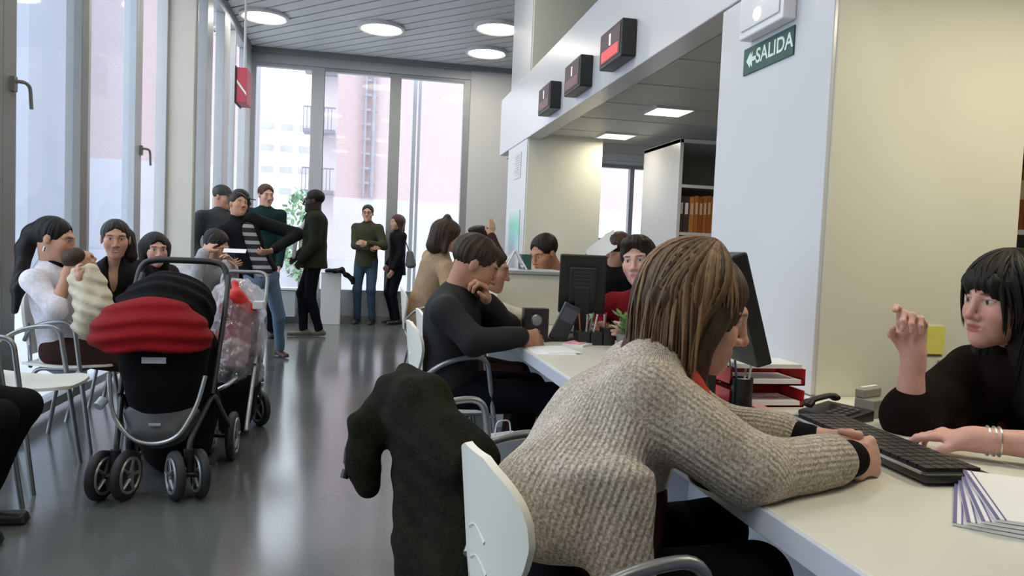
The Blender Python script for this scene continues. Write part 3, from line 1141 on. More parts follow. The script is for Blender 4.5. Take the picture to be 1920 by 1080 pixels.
# ---- counter
t = thing('service_counter', 'long white service counter running down the hall past both columns', 'counter', (0, 0, 0))
top = mat('counter_top', (.70, .69, .61), .28, noise=(2, .02))
fas = mat('counter_edge', (.58, .60, .68), .3, noise=(3, .02))
G().box((.684, -1.4, .70), (1.385, 2.88, .74)).box((.684, 2.88, .70), (1.215, 6.4, .74)).box((1.385, -1.4, .70), (1.56, 2.085, .74)).box((.70, -1.39, .702), (1.38, -1.38, .738)).build('worktop', top, t, bevel=.003)
G().box((.676, -1.4, .692), (.686, 6.4, .738)).build('front_edge', fas, t, bevel=.002)
G().box((1.15, -1.4, .10), (1.17, 6.4, .70)).build('modesty_panel', mat('panel_blue_grey', (.50, .52, .58), .5, noise=(3, .02)), t)
for y in (-.8, .6, 2.45, 4.75, 6.38):
    G().box((.80, y - .02, 0), (1.36 if y < 2.9 else 1.20, y + .02, .70)).build('side_panel', fas, t, bevel=.002)
# desk divider box at the next station
t = thing('desk_divider', 'boxy cream divider standing on the counter beside the far monitor', 'divider', (.92, 4.35, .74))
G().box((-.19, -.25, 0), (.24, .25, .285)).build('panel', crm, t, bevel=.005)
G().box((-.20, -.26, .285), (.25, .26, .305)).build('cap_rail', lgry, t, bevel=.003)

# ---- office furniture: shelf units with binders
def shelf_unit(name, label, loc, w, h, d, levels):
    t = thing(name, label, 'shelf unit', loc)
    G().box((0, 0, 0), (.03, d, h)).build('side_panel', wf, t, bevel=.002)
    G().box((w - .03, 0, 0), (w, d, h)).build('side_panel', wf, t, bevel=.002)
    G().box((.03, d - .02, 0), (w - .03, d, h)).build('back_panel', mat('shelf_back', (.30, .30, .26), .6, noise=(3, .03)), t)
    G().box((0, 0, h - .03), (w, d, h)).build('top_panel', wf, t)
    for z in levels:
        G().box((.03, 0, z - .025), (w - .03, d - .02, z)).build('shelf', wf, t)
    return t
shelf_unit('shelf_unit', 'tall white open shelf unit with orange binders between the columns', (2.47, 5.7, 0), 1.6, 2.11, .8, (.30, .65, 1.0, 1.36, 1.745))
shelf_unit('shelf_unit', 'white shelf unit with dark red binders at the right behind the clerk', (2.98, 3.1, 0), 1.4, 2.15, .35, (.55, .95, 1.36, 1.75))
bcols = [(.42, .13, .025), (.36, .10, .02), (.50, .18, .04), (.30, .085, .02), (.20, .06, .02), (.44, .20, .07), (.06, .035, .03)]
bm = [mat(f'binder_board_{i}', c, .55, noise=(30, .12, (1, 1, .1))) for i, c in enumerate(bcols)]
bl = mat('binder_label', (.60, .46, .32), .6)
binder = {}
def binders(x0, x1, y, z, grp, where, dark, n0):
    x = x0
    k = 0
    names = ['bright orange', 'rust brown', 'light orange', 'dark rust', 'deep brown', 'tan', 'blackish']
    ords = ['first', 'second', 'third', 'fourth', 'fifth', 'sixth', 'seventh', 'eighth', 'ninth', 'tenth', 'eleventh', 'twelfth', 'thirteenth', 'fourteenth', 'fifteenth', 'sixteenth', 'seventeenth', 'eighteenth']
    while x < x1 - .04:
        w = .034 + .016 * random.random()
        hh = .29 + .02 * random.random()
        i = random.choice([0, 0, 1, 2, 2, 3, 5] if not dark else [3, 4, 4, 6, 3])
        if not dark and random.random() < .12:
            i = 6
        t = thing('binder', f'{names[i]} binder, {ords[k]} from the left, {where}', 'binder', (x + w / 2, y, z + .0012), group=grp)
        G().box((-w / 2 + .001, 0, 0), (w / 2 - .001, .26, hh)).build('cover', bm[i], t, bevel=.003)
        G().box((-w * .28, -.001, hh * .5), (w * .28, .0, hh * .82)).build('spine_label', bl if i != 6 else glyph, t)
        x += w + .0015
        k += 1
binders(2.505, 3.14, 5.74, 1.36, 'binders on the upper shelf between the columns', 'upper shelf between the columns', False, 0)
binders(2.505, 3.10, 5.74, 1.0, 'binders on the lower shelf between the columns', 'lower shelf between the columns', False, 9)
binders(3.02, 3.62, 3.14, 1.36, 'binders at the right edge, upper shelf', 'shelf at the right picture edge', True, 4)
binders(3.02, 3.58, 3.14, .95, 'binders at the right edge, lower shelf', 'lower shelf at the right picture edge', True, 2)
# ------------------------------------------------------------------ outside the glass
pv_ = mat('pavement', (.48, .48, .49), .8, noise=(1.5, .06))
struct('ground_outside', (-30, -8, -.35), (25, 60, -.14), pv_)
def brick(name, c1, c2, mortar, sc=4.):
    m = bpy.data.materials.new(name)
    m.use_nodes = True
    nt = m.node_tree
    tc = nt.nodes.new('ShaderNodeTexCoord')
    mp = nt.nodes.new('ShaderNodeMapping')
    mp.inputs['Rotation'].default_value = (PI / 2, 0, 0)
    br = nt.nodes.new('ShaderNodeTexBrick')
    br.inputs['Color1'].default_value = (*c1, 1)
    br.inputs['Color2'].default_value = (*c2, 1)
    br.inputs['Mortar'].default_value = (*mortar, 1)
    br.inputs['Scale'].default_value = sc
    nt.links.new(tc.outputs['Object'], mp.inputs[0])
    nt.links.new(mp.outputs[0], br.inputs[0])
    nt.links.new(br.outputs[0], nt.nodes['Principled BSDF'].inputs['Base Color'])
    nt.nodes['Principled BSDF'].inputs['Roughness'].default_value = .85
    return m
pink = brick('pink_brick', (.57, .455, .46), (.545, .43, .44), (.60, .50, .50))
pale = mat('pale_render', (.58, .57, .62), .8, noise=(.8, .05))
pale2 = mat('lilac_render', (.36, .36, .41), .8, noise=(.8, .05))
wglass = mat('far_window', (.45, .46, .52), .2, noise=(2, .1))
def facade(label, loc, w, d, h, m, base=None, band=None, cols=0, rows=0, win=None, balc=None):
    t = thing('street_building', label, 'building', loc)
    G().box((0, 0, 0), (w, d, h)).build('wall', m, t)
    if base:
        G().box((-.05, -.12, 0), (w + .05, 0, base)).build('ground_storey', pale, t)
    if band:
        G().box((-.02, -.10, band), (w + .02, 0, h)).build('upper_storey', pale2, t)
    if win:
        ww, wh, z0, dz, x0, dx = win
        for i in range(cols):
            for j in range(rows):
                q = G().box((x0 + i * dx, -.04, z0 + j * dz), (x0 + i * dx + ww, .05, z0 + j * dz + wh)).build('window', wglass, t)
    if balc:
        bx, bw, z0, dz, n = balc
        for j in range(n):
            g = G().box((bx, -.9, z0 + j * dz), (bx + bw, 0, z0 + j * dz + .14))
            for k in range(int(bw / .14)):
                g.box((bx + k * .14, -.9, z0 + j * dz + .14), (bx + k * .14 + .035, -.87, z0 + j * dz + 1.0))
            g.box((bx, -.91, z0 + j * dz + 1.0), (bx + bw, -.86, z0 + j * dz + 1.06))
            g.build('balcony', pale2, t)
    return t
facade('pink brick block seen through the left windows under a grey top storey', (-6.75, 20, -.14), 3.75, 1.6, 12, pink, base=3.1, band=8.1)
facade('pink brick block filling the middle and right windows of the end wall', (-.95, 24, -.14), 12, 8, 16, pink, base=2.7)
t = thing('outside_drain_pipe', 'grey ladder-like downpipe on the pink brick block behind the middle window', 'pipe', (.0, 23.8, 2.6))
g = G().tube([(-.11, 0, 0), (-.11, 0, 7.5)], .05, 10).tube([(.14, 0, 0), (.14, 0, 7.5)], .07, 10)
for k in range(16):
    g.box((-.2, -.03, .4 + .45 * k), (.25, .03, .48 + .45 * k))
g.build('pipe', mat('pipe_grey', (.34, .33, .37), .6, noise=(4, .1)), t)
for x, lab in ((-1.75, 'thin grey post outside the end window nearest the left corner'), (.76, 'thin grey post outside the end window nearest the white pier')):
    t = thing('outdoor_post', lab, 'post', (x, 12.4, -.14), group='thin posts outside the end windows')
    G().box((-.06, -.05, 0), (.0, .05, 4.6)).box((.03, -.05, 0), (.07, .05, 4.6)).build('post', lgry, t)
facade('white apartment block with balconies behind the left end window', (-6.6, 46, -.14), 4.6, 8, 9.5, mat('white_render', (.75, .75, .78), .8, noise=(.6, .04)), cols=4, rows=6, win=(.7, .35, 1.5, 1.25, .5, 1.05))
facade('tall pale block with stacked balconies at the edge of the left end window', (-2.35, 33, -.14), 1.05, 6, 16, mat('white_render2', (.78, .78, .80), .8, noise=(.6, .04)), balc=(-.3, 1.3, 3.3, 2.5, 5))
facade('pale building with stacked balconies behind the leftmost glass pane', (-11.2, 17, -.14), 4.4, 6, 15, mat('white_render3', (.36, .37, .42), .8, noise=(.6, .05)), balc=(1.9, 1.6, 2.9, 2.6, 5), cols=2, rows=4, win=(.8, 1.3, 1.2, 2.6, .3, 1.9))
struct('terrain_wall', (-7, 19.6, -.14), (9, 19.8, .75), mat('low_wall', (.55, .54, .60), .8, noise=(2, .08)))
leafm = mat('shrub_leaf', (.20, .34, .20), .7, noise=(5, .3))
def shrub(label, loc, r, h):
    t = thing('shrub', label, 'shrub', loc)
    g = G()
    for _ in range(420):
        d = norm(rng.normal(size=3)) * rng.uniform(.5, 1) ** .5
        p = A(d[0] * r, d[1] * r, h * .55 + d[2] * h * .45)
        a, b2 = norm(rng.normal(size=3)) * .09, norm(rng.normal(size=3)) * .06
        g.add([p - a, p + b2, p + a, p - b2], [(0, 1, 2, 3)])
    g.build('foliage', leafm, t)
    G().tube([(0, 0, 0), (0, 0, h * .6)], .04, 8).build('stem', mat('bark', (.16, .12, .09), .8, noise=(9, .2)), t)
shrub('green shrub outside the end window beside the standing group', (-1.55, 19.0, -.14), .5, 2.6)
# ------------------------------------------------------------------ chairs
def make_chair(label, loc, rz, group, black=False):
    t = thing('stacking_chair', label, 'chair', loc, rz, group)
    def seatf(u, v):
        x = .015 + .43 * u
        hw = .205 * (1 - .35 * max(0, (u - .8) / .2) ** 3)
        y = (2 * v - 1) * hw
        z = .455 - .018 * math.sin(PI * u) - .025 * max(0, u - .75) ** 2 * 8 + .012 * abs(2 * v - 1) ** 3
        return (x, y, z)
    G().grid(seatf, 14, 12, .014).build('seat', shell, t, smooth=True)
    def backf(u, v):
        z = .49 + .332 * u
        hw = float(np.interp(z, [.49, .54, .58, .62, .67, .71, .745, .77, .79, .805, .816, .835], [.075, .078, .092, .115, .146, .160, .158, .146, .124, .095, .062, .02]))
        y = (2 * v - 1) * hw
        x = -.012 - .03 * u + .05 * (2 * v - 1) ** 2 * (hw / .2) ** 2
        return (x, y, z)
    G().grid(backf, 34, 14, .014).build('backrest', shell, t, smooth=True)
    g = G()
    for k in (0, 1, 2):
        z = .565 + .055 * k
        g.tube(fillet([(-.016 - .09 * (z - .5), -.04, z), (-.0185 - .09 * (z - .5), 0, z + .022), (-.016 - .09 * (z - .5), .04, z)], .03), .005, 6)
    g.build('grip_slot', mat('shell_slot', (.70, .69, .63), .4), t, smooth=True)
    for s in (-1, 1):
        G().tube(fillet([(.0, s * .14, .58), (.06, s * .215, .655), (.16, s * .222, .688), (.270, s * .222, .690), (.365, s * .24, 0)], .055), .0115, 10).build('arm_frame', steel, t, smooth=True)
        G().tube(fillet([(.30, s * .19, .435), (.06, s * .17, .435), (-.02, s * .19, 0)], .05), .011, 10).build('leg', steel, t, smooth=True)
        G().tube(fillet([(.02, s * .12, .435), (-.003, s * .07, .47), (-.018, s * .07, .66)], .04), .010, 8).build('back_post', steel, t, smooth=True)
    G().tube([(.30, -.24, .430), (.30, .24, .430)], .010, 8).build('seat_rail', chrome, t, smooth=True)
    return t
R_ = math.radians
chairA = make_chair('white plastic chair with steel arms nearest the counter corner, under the beige sweater woman', (.235, 1.235, 0), R_(10), 'white stacking chairs')
chairs = [((.165, 2.02), 12, 'white plastic chair hidden under the draped dark green coat'),
          ((.245, 3.37), 6, 'white plastic chair under the man in the black sweater'),
          ((.33, 4.02), 4, 'white plastic chair under the woman in cream beside the man in the black sweater'),
          ((.34, 6.05), 0, 'white plastic chair under the woman in the tan jacket'),
          ((-1.745, 3.17), -3, 'white waiting chair under the seated person cut off at the left edge'),
          ((-1.745, 3.82), -3, 'empty white waiting chair at the left, in front of the woman with the baby'),
          ((-1.735, 4.47), -2, 'white waiting chair under the woman in white who holds the baby'),
          ((-1.73, 5.12), 0, 'white waiting chair under the smiling woman in the black jacket'),
          ((-1.73, 5.77), 0, 'white waiting chair under the woman with the dark bob by the pier'),
          ((-1.52, 6.75), -30, 'white waiting chair under the man resting his forehead on his hand')]
for (p, a, lab) in chairs:
    dup(chairA, (*p, 0), R_(a), lab)
# low radiator plinth and boxes at the end wall
t = thing('white_plinth', 'tall white box plinth behind the man in the olive jacket', 'plinth', (-.45, 10.88, 0))
G().box((-.135, -.1, 0), (.135, .1, .72)).build('body', wht, t, bevel=.004)
G().box((-.14, -.105, .72), (.14, .105, .735)).build('top', wht, t, bevel=.002)
t = thing('side_table', 'low white table with grey legs behind the standing group', 'table', (-.98, 10.9, 0))
G().box((-.30, -.16, .47), (.24, .16, .50)).build('table_top', wht, t, bevel=.003)
G().box((-.28, -.14, .10), (.05, .14, .46)).build('shelf_box', lgry, t)
for x in (-.27, .21):
    for y in (-.13, .13):
        G().box((x - .012, y - .012, 0), (x + .012, y + .012, .47)).build('leg', gry, t)

# ------------------------------------------------------------------ strollers
tyre = mat('tyre_rubber', (.012, .012, .013), .6, noise=(30, .2))
redc = mat('red_fabric', (.21, .0035, .007), .75, noise=(60, .12), bump=(220, .25), spec=.15)
blkc = mat('black_fabric', (.006, .006, .007), .85, noise=(60, .15), bump=(220, .25), spec=.1)
gfoot = mat('footrest_grey', (.05, .052, .055), .5, noise=(9, .1))
def wheel(t, x, y, r, w=.035, yaw=0.):
    R = Matrix.Rotation(yaw, 3, 'Z')
    o = G().lathe([(r * .72, -w / 2), (r * .93, -w / 2), (r, -w * .25), (r, w * .25), (r * .93, w / 2), (r * .72, w / 2)], (0, 0, 0), 'x', 32).build('wheel', tyre, t, smooth=True)
    o.location = (x, y, r)
    o.rotation_euler = (0, 0, yaw)
    g = G()
    n = 20
    for s in (-1, 1):
        g.tube([(s * w * .52, r * .70 * math.cos(2 * PI * k / n), r * .70 * math.sin(2 * PI * k / n)) for k in range(n)], .007, 6, closed=True)
        for k in range(5):
            a = 2 * PI * k / 5
            g.tube([(s * w * .52, .02 * math.cos(a), .02 * math.sin(a)), (s * w * .56, r * .68 * math.cos(a), r * .68 * math.sin(a))], [.014, .009], 8, flat=.5)
    g.lathe([(.024, -w * .7), (.024, w * .7)], axis='x', n=16)
    g.build('hub', mat('hub_grey', (.26, .265, .27), .35, .6, noise=(9, .08)), o, smooth=True)
    return o
st = thing('stroller', 'red and black stroller with chrome front hoop on the grey floor', 'stroller', (-.885, 3.62, 0))
SB = A(-.885, 3.62, 0)
for x in (-.205, -.105):
    wheel(st, x + .0, -.15, .108, yaw=R_(-14))
for x in (.100, .195):
    wheel(st, x + .0, -.17 if x < .15 else -.14, .108, yaw=R_(28))
for x in (-.235, .235):
    wheel(st, x, .46, .125)
hoop = [(-.187, -.12, .55), (-.187, -.12, .50), (-.175, -.12, .362), (-.098, -.12, .255), (.001, -.12, .232), (.10, -.12, .265), (.175, -.12, .409), (.206, -.12, .541)]
G().tube(fillet(hoop, .06), .0095, 10).build('chrome_hoop', chrome, st, smooth=True)
g = G()
for s in (-1, 1):
    g.tube(fillet([(s * .15, -.15, .20), (s * .15, -.13, .26), (s * .20, .10, .42), (s * .235, .46, .13)], .05), .013, 8)
    g.tube(fillet([(s * .20, .08, .42), (s * .215, .28, .80), (s * .205, .42, .965)], .06), .013, 8)
    g.tube([(s * .15, -.15, .22), (s * .15, -.15, .115)], .022, 10)
    g.tube([(s * .215, -.165, .11), (s * .09, -.165, .11)], .012, 8)
g.tube([(-.235, .46, .125), (.235, .46, .125)], .011, 8)
g.build('chassis', blk, st, smooth=True)
G().tube([(-.215, -.10, .43), (-.23, -.13, .405)], .022, 10).build('lock_lever', lgry, st, smooth=True)
G().tube(fillet([(-.235, .42, .90), (-.22, .45, 1.01), (-.16, .46, 1.035), (.13, .46, 1.035), (.185, .45, 1.01), (.205, .42, .90)], .06), .016, 10).build('handle', blk, st, smooth=True)
q = S(.008, .03)
q.ell(SB + A(-.045, -.02, .680), (.262, .20, .205), k=.02)
q.box(SB + A(0, -.04, .50), A(.5, .5, .155), k=.015, sub=True)
q.ell(SB + A(-.03, -.33, .52), (.19, .20, .17), k=.03, sub=True)
q.dispf = lambda x, y, z: .006 * np.sin(z * 95 + 2 * np.sin(x * 9)) + .004 * np.sin(x * 23 + z * 15)
v, qq = q.mesh()
mesh_np('hood', v, qq, redc, st, SB, None, 1)
q = S(.009, .03)
q.ell(SB + A(-.025, .20, .80), (.205, .26, .185), k=.02)
q.ell(SB + A(-.04, .10, .85), (.19, .13, .04), k=.03)
q.dispf = lambda x, y, z: .006 * np.sin(z * 60 + y * 55) + .003 * np.sin(x * 31 + z * 15)
v, qq = q.mesh()
mesh_np('upper_canopy', v, qq, blkc, st, SB, None, 1)
q = S(.009, .03)
q.slab(SB + A(0, .05, .30), SB + A(0, .02, .665), A(1, 0, 0), .14, .10, .205, .16)
q.slab(SB + A(0, .25, .26), SB + A(0, .22, .62), A(1, 0, 0), .19, .14, .20, .14)
q.dispf = folds(.004, 30)
v, qq = q.mesh()
mesh_np('seat', v, qq, blkc, st, SB, None, 1)
q = S(.007, .02)
q.slab(SB + A(0, -.05, .27), SB + A(0, .0, .345), A(1, 0, 0), .125, .07, .165, .06)
v, qq = q.mesh()
mesh_np('footrest', v, qq, gfoot, st, SB, None, 1)
G().box((-.05, -.156, .600), (.05, -.150, .628)).build('badge', lgry, st, bevel=.002)
G().box((-.025, -.128, .318), (.025, -.122, .330)).build('badge', lgry, st, bevel=.002)
q = S(.01, .03)
q.slab(SB + A(0, .30, .18), SB + A(0, .30, .30), A(1, 0, 0), .17, .2, .20, .22)
v, qq = q.mesh()
mesh_np('basket', v, qq, blkc, st, SB, None, 1)

# second stroller under a rain cover
s2 = thing('stroller', 'second stroller behind the red one, under a crinkled clear rain cover', 'stroller', (-.70, 4.60, 0))
SB2 = A(-.70, 4.60, 0)
wheel(s2, -.085, -.40, .12, .04)
wheel(s2, -.19, -.40, .12, .04)
wheel(s2, -.02, .24, .11, .035, R_(35))
wheel(s2, .09, .22, .11, .035, R_(35))
g = G()
for x in (-.17, .10):
    g.tube(fillet([(x, -.40, .12), (x, -.10, .46), (x, .24, .12)], .05), .012, 8)
g.tube(fillet([(-.17, -.14, .44), (-.17, .30, .80), (-.17, .36, .95), (.10, .36, .95), (.10, .30, .80), (.10, -.14, .44)], .06), .012, 8)
g.build('chassis', steel, s2, smooth=True)
G().tube(fillet([(-.10, -.30, .31), (-.02, -.32, .35), (.05, -.10, .40), (.045, -.06, .50)], .05), .012, 8).build('push_bar', chrome, s2, smooth=True)
q = S(.01, .03)
q.slab(SB2 + A(-.03, -.12, .33), SB2 + A(-.03, .12, .42), A(1, 0, 0), .13, .12, .14, .14)
q.slab(SB2 + A(-.03, .12, .40), SB2 + A(-.03, .18, .70), A(1, 0, 0), .13, .06, .12, .05)
v, qq = q.mesh()
mesh_np('seat', v, qq, blkc, s2, SB2, None, 1)
q = S(.009, .02)
q.ell(SB2 + A(-.04, -.06, .55), (.105, .11, .12))
q.cone(SB2 + A(-.06, -.05, .75), SB2 + A(.02, -.02, .64), .05, .06)
q.dispf = folds(.010, 40)
v, qq = q.mesh()
mesh_np('red_cushion', v, qq, redc, s2, SB2, None, 1)
q = S(.009, .02)
q.ell(SB2 + A(-.02, -.13, .50), (.09, .07, .10))
q.dispf = folds(.012, 50)
v, qq = q.mesh()
mesh_np('printed_blanket', v, qq, mat('blanket', (.45, .30, .30), .8, noise=(26, .7)), s2, SB2, None, 1)
q = S(.009, .03)
q.slab(SB2 + A(-.03, -.02, .40), SB2 + A(-.03, .03, .76), A(1, 0, 0), .155, .22, .15, .17)
q.dispf = lambda x, y, z, f1=folds(.014, 42, 2.), f2=folds(.006, 110, 1.): f1(x, y, z) + f2(x, y, z)
v, qq = q.mesh()
rc = glass('rain_cover_plastic', (.93, .93, .95), .14, .38)
mesh_np('rain_cover', v, qq, rc, s2, SB2, None, 1)
q = S(.01, .03)
q.slab(SB2 + A(-.03, .0, .19), SB2 + A(-.03, .0, .28), A(1, 0, 0), .12, .2, .15, .22)
v, qq = q.mesh()
mesh_np('basket', v, qq, blkc, s2, SB2, None, 1)
q = S(.006, .02)
q.cone(SB2 + A(-.02, -.10, .83), SB2 + A(.06, -.06, .75), .045, .035)
q.cone(SB2 + A(-.02, -.10, .83), SB2 + A(-.03, -.08, .90), .035, .015)
q.dispf = folds(.008, 50)
v, qq = q.mesh()
o = mesh_np('red_bag', v, qq, mat('red_bag', (.62, .03, .025), .5, noise=(20, .1)), None, (0, 0, 0), None, 1)
tag(o, 'bright red bag lying on the rain cover of the second stroller', 'bag')
G().box((.075, -.10, .755), (.135, -.02, .80)).build('document_flap', wht, s2, bevel=.004)

# ------------------------------------------------------------------ things on the counter
def monitor(label, loc, rz, tilt, w, h, z0):
    """local +x is the way the screen faces"""
    t = thing('monitor', label, 'monitor', loc, rz)
    R = Matrix.Rotation(-tilt, 3, 'Y')
    c = Vector((0, 0, z0 + h / 2))
    G().box((-.022, -w / 2, -h / 2), (.022, w / 2, h / 2), R, c).build('housing', blk, t, bevel=.006)
    G().box((-.045, -w * .30, -h * .32), (-.022, w * .30, h * .30), R, c).build('back_cover', blk, t, bevel=.008)
    g = G()
    for k in range(5):
        g.box((-.0465, -w * .2, -h * .05 + k * .018), (-.045, w * .2, -h * .05 + k * .018 + .007), R, c)
    g.build('vent', mat('vent_dark', (.03, .03, .032), .5), t)
    G().box((.022, -w / 2 + .015, -h / 2 + .018), (.024, w / 2 - .015, h / 2 - .015), R, c).build('screen', mat('screen_glass', (.03, .035, .04), .15, noise=(3, .05)), t)
    G().box((-.05, -.035, .0), (-.02, .035, z0 + h * .45)).build('stand', blk, t, bevel=.004)
    G().box((-.11, -.10, 0), (.09, .10, .014)).build('base', blk, t, bevel=.004)
    return t
monitor('black monitor leaning beside the beige sweater woman, on the near counter', (.985, 1.93, .74), R_(-2), R_(17), .36, .30, .14)
monitor('large black monitor seen from behind on the far counter, left one of two', (1.045, 3.50, .74), R_(78), R_(4), .225, .285, .125)
monitor('black monitor half hidden behind the large one on the far counter', (1.135, 3.78, .74), R_(66), R_(4), .20, .265, .13)
t = thing('tilted_display', 'tilted dark grey customer display standing on the far counter', 'display', (.90, 3.40, .74))
R = Matrix.Rotation(R_(24), 3, 'Y')
G().box((-.042, -.012, .0), (.042, .012, .185), R).build('panel', mat('display_grey', (.05, .055, .07), .35, noise=(9, .08)), t, bevel=.004)
G().box((-.034, -.014, .10), (.034, -.012, .165), R).build('screen', mat('display_slate', (.10, .11, .14), .3, noise=(9, .05)), t)
G().box((-.05, -.04, 0), (.06, .05, .012)).build('base', blk, t, bevel=.003)
# keyboard
kx, ky = 1.15, 1.475
t = thing('keyboard', 'long black keyboard on the near counter in front of the clerk', 'keyboard', (kx, ky, .74), R_(-3))
t.scale = (1, 1.1, 1)
G().box((-.075, -.235, .006), (.075, .235, .024)).build('case', blk, t, bevel=.005)
g = G()
for i in range(5):
    for j in range(17):
        g.box((-.058 + i * .024, -.215 + j * .0255, .024), (-.037 + i * .024, -.193 + j * .0255, .031))
g.build('keys', mat('key_black', (.022, .022, .024), .4, noise=(30, .2)), t)
G().box((-.078, -.225, .022), (-.0745, .225, .027)).build('edge_strip', mat('strip_silver', (.45, .46, .48), .3, .5), t)
for y in (-.2, .2):
    G().box((.05, y - .015, 0), (.07, y + .015, .008)).build('foot', blk, t)
# telephone
t = thing('telephone', 'black desk telephone behind the keyboard on the near counter', 'telephone', (1.27, 1.80, .74), R_(20))
t.scale = (.72, .72, .6)
g = G()
g.add([(-.09, -.10, 0), (.09, -.10, 0), (.09, .10, 0), (-.09, .10, 0), (-.09, -.10, .022), (.09, -.10, .05), (.09, .10, .05), (-.09, .10, .022)], [(0, 3, 2, 1), (4, 5, 6, 7), (0, 1, 5, 4), (1, 2, 6, 5), (2, 3, 7, 6), (3, 0, 4, 7)])
g.build('base', blk, t, bevel=.006)
G().tube(fillet([(-.085, .065, .05), (-.06, .065, .072), (.06, .065, .085), (.085, .065, .07)], .03), [.024] * 3 + [.017] * 11 + [.024] * 2, 10, flat=.7).build('handset', blk, t, smooth=True)
g = G()
for i in range(4):
    for j in range(3):
        g.box((-.06 + i * .028, -.075 + j * .028, .03 + i * .0044), (-.042 + i * .028, -.057 + j * .028, .037 + i * .0044))
g.build('button_pad', mat('phone_key', (.09, .09, .095), .4), t)
# papers and small things on the near counter
pinkp = mat('pink_paper', (.78, .38, .44), .7, noise=(14, .3))
paper = MATS['paper']
t = thing('leaflet_stack', 'pink and white leaflets beside the grey calculator on the near counter', 'leaflets', (1.065, 1.875, .74), R_(-8))
G().box((-.055, -.09, 0), (.055, .09, .004)).build('sheet', paper, t)
G().box((-.01, -.085, .004), (.055, .07, .008)).build('top_leaflet', pinkp, t)
t = thing('calculator', 'small grey calculator beside the pink leaflets', 'calculator', (1.10, 1.775, .74), R_(-10))
G().box((-.03, -.05, 0), (.03, .05, .012)).build('case', gry, t, bevel=.003)
G().box((-.022, .02, .012), (.022, .042, .0135)).build('screen', mat('lcd', (.30, .33, .30), .3), t)
g = G()
for i in range(4):
    for j in range(4):
        g.box((-.022 + i * .0118, -.042 + j * .0135, .012), (-.0135 + i * .0118, -.033 + j * .0135, .0145))
g.build('keys', dgry, t)
t = thing('gel_pad', 'black oval pad at the counter edge under the elbow of the beige sweater woman', 'pad', (.655, 1.262, .74), R_(100))
G().lathe([(.001, 0), (.068, 0), (.072, .006), (.060, .013), (.001, .015)], n=32).build('pad', blk, t, smooth=True).scale = (1, .62, 1)
# red letter tray
t = thing('letter_tray', 'red two-tier letter tray with papers standing by the white column', 'letter tray', (1.145, 2.02, .74))
redp = mat('red_plastic', (.42, .010, .018), .3, noise=(9, .08))
for z, nm in ((.0, 'lower_tray'), (.062, 'upper_tray')):
    G().box((-.12, -.085, z), (.115, .05, z + .004)).box((-.12, .045, z), (.115, .05, z + .048)).box((.11, -.085, z), (.115, .05, z + .048)).box((-.12, -.085, z), (-.115, .05, z + .048)).box((-.12, -.085, z), (.115, -.082, z + .016)).build(nm, redp, t)
for x in (-.1, .1):
    G().box((x - .006, .03, .04), (x + .006, .045, .07)).build('post', redp, t)
for z, nm in ((.006, 'papers'), (.068, 'papers'), (.112, 'papers')):
    o = G().box((-.105, -.088, z), (.10, .035, z + .012)).build(nm, paper, t)
# holder with odds and ends between the monitor and the tray
t = thing('pen_holder', 'dark wire pen holder with pens beside the red letter tray', 'pen holder', (1.06, 1.93, .74))
G().lathe([(.030, 0), (.030, .085), (.028, .085), (.028, .004), (.001, .004)], n=20).build('cup', blk, t, smooth=True)
for k, (dx, dy, c) in enumerate([(-.01, .0, (.1, .1, .3)), (.008, .008, (.6, .55, .4)), (.004, -.012, (.5, .5, .5)), (-.012, .012, (.35, .3, .2))]):
    G().tube([(dx, dy, .006), (dx * 2.6, dy * 2.6, .135 + .008 * k)], .0035, 8).build('pen', mat(f'pen_{k}', c, .4), t, smooth=True)
# white folders at the right
t = thing('document_stack', 'stack of white documents with violet edges at the lower right of the near counter', 'documents', (1.115, 1.075, .74), R_(-38))
pur = mat('violet_edge', (.16, .145, .33), .4, noise=(20, .1))
for k in range(4):
    ang_ = .05 * (k - 1.5)
    R = Matrix.Rotation(ang_, 3, 'Z')
    z = .001 + .007 * k
    G().box((-.09 + .012 * k, -.14, z), (.17, .16, z + .0052), R).build('sheets', paper, t)
    G().box((-.090 + .012 * k, -.141, z + .0045), (-.0845 + .012 * k, .161, z + .0060), R).build('violet_edge', pur, t)
    G().box((-.078 + .012 * k, -.141, z + .0045), (-.0755 + .012 * k, .161, z + .0060), R).build('violet_edge', pur, t)
# grey card holder and yellow note on the wall
t = thing('card_holder', 'grey plastic card holder standing by the cream wall behind the keyboard', 'holder', (1.405, 1.83, .74), R_(25))
G().box((-.045, -.03, 0), (.045, .03, .05)).box((-.045, .0, .05), (.045, .03, .075)).build('holder', mat('smoke_plastic', (.36, .35, .31), .25, noise=(6, .1)), t, bevel=.004)
G().box((-.04, .008, .0751), (.04, .02, .08)).build('cards', paper, t)
t = thing('sticky_note', 'yellow sticky note on the cream wall beside the raised hand', 'note', (1.815, 2.088, .925))
G().box((-.032, -.004, -.045), (.032, 0, .045)).build('note', mat('note_yellow', (.75, .70, .16), .6, noise=(20, .04)), t)
t = thing('cable', 'thin grey cable running down the cream wall under the yellow note', 'cable', (1.83, 2.085, .80))
G().tube(fillet([(0, 0, .06), (-.006, -.004, 0), (-.02, -.004, -.06)], .02), .003, 6).build('cord', gry, t, smooth=True)
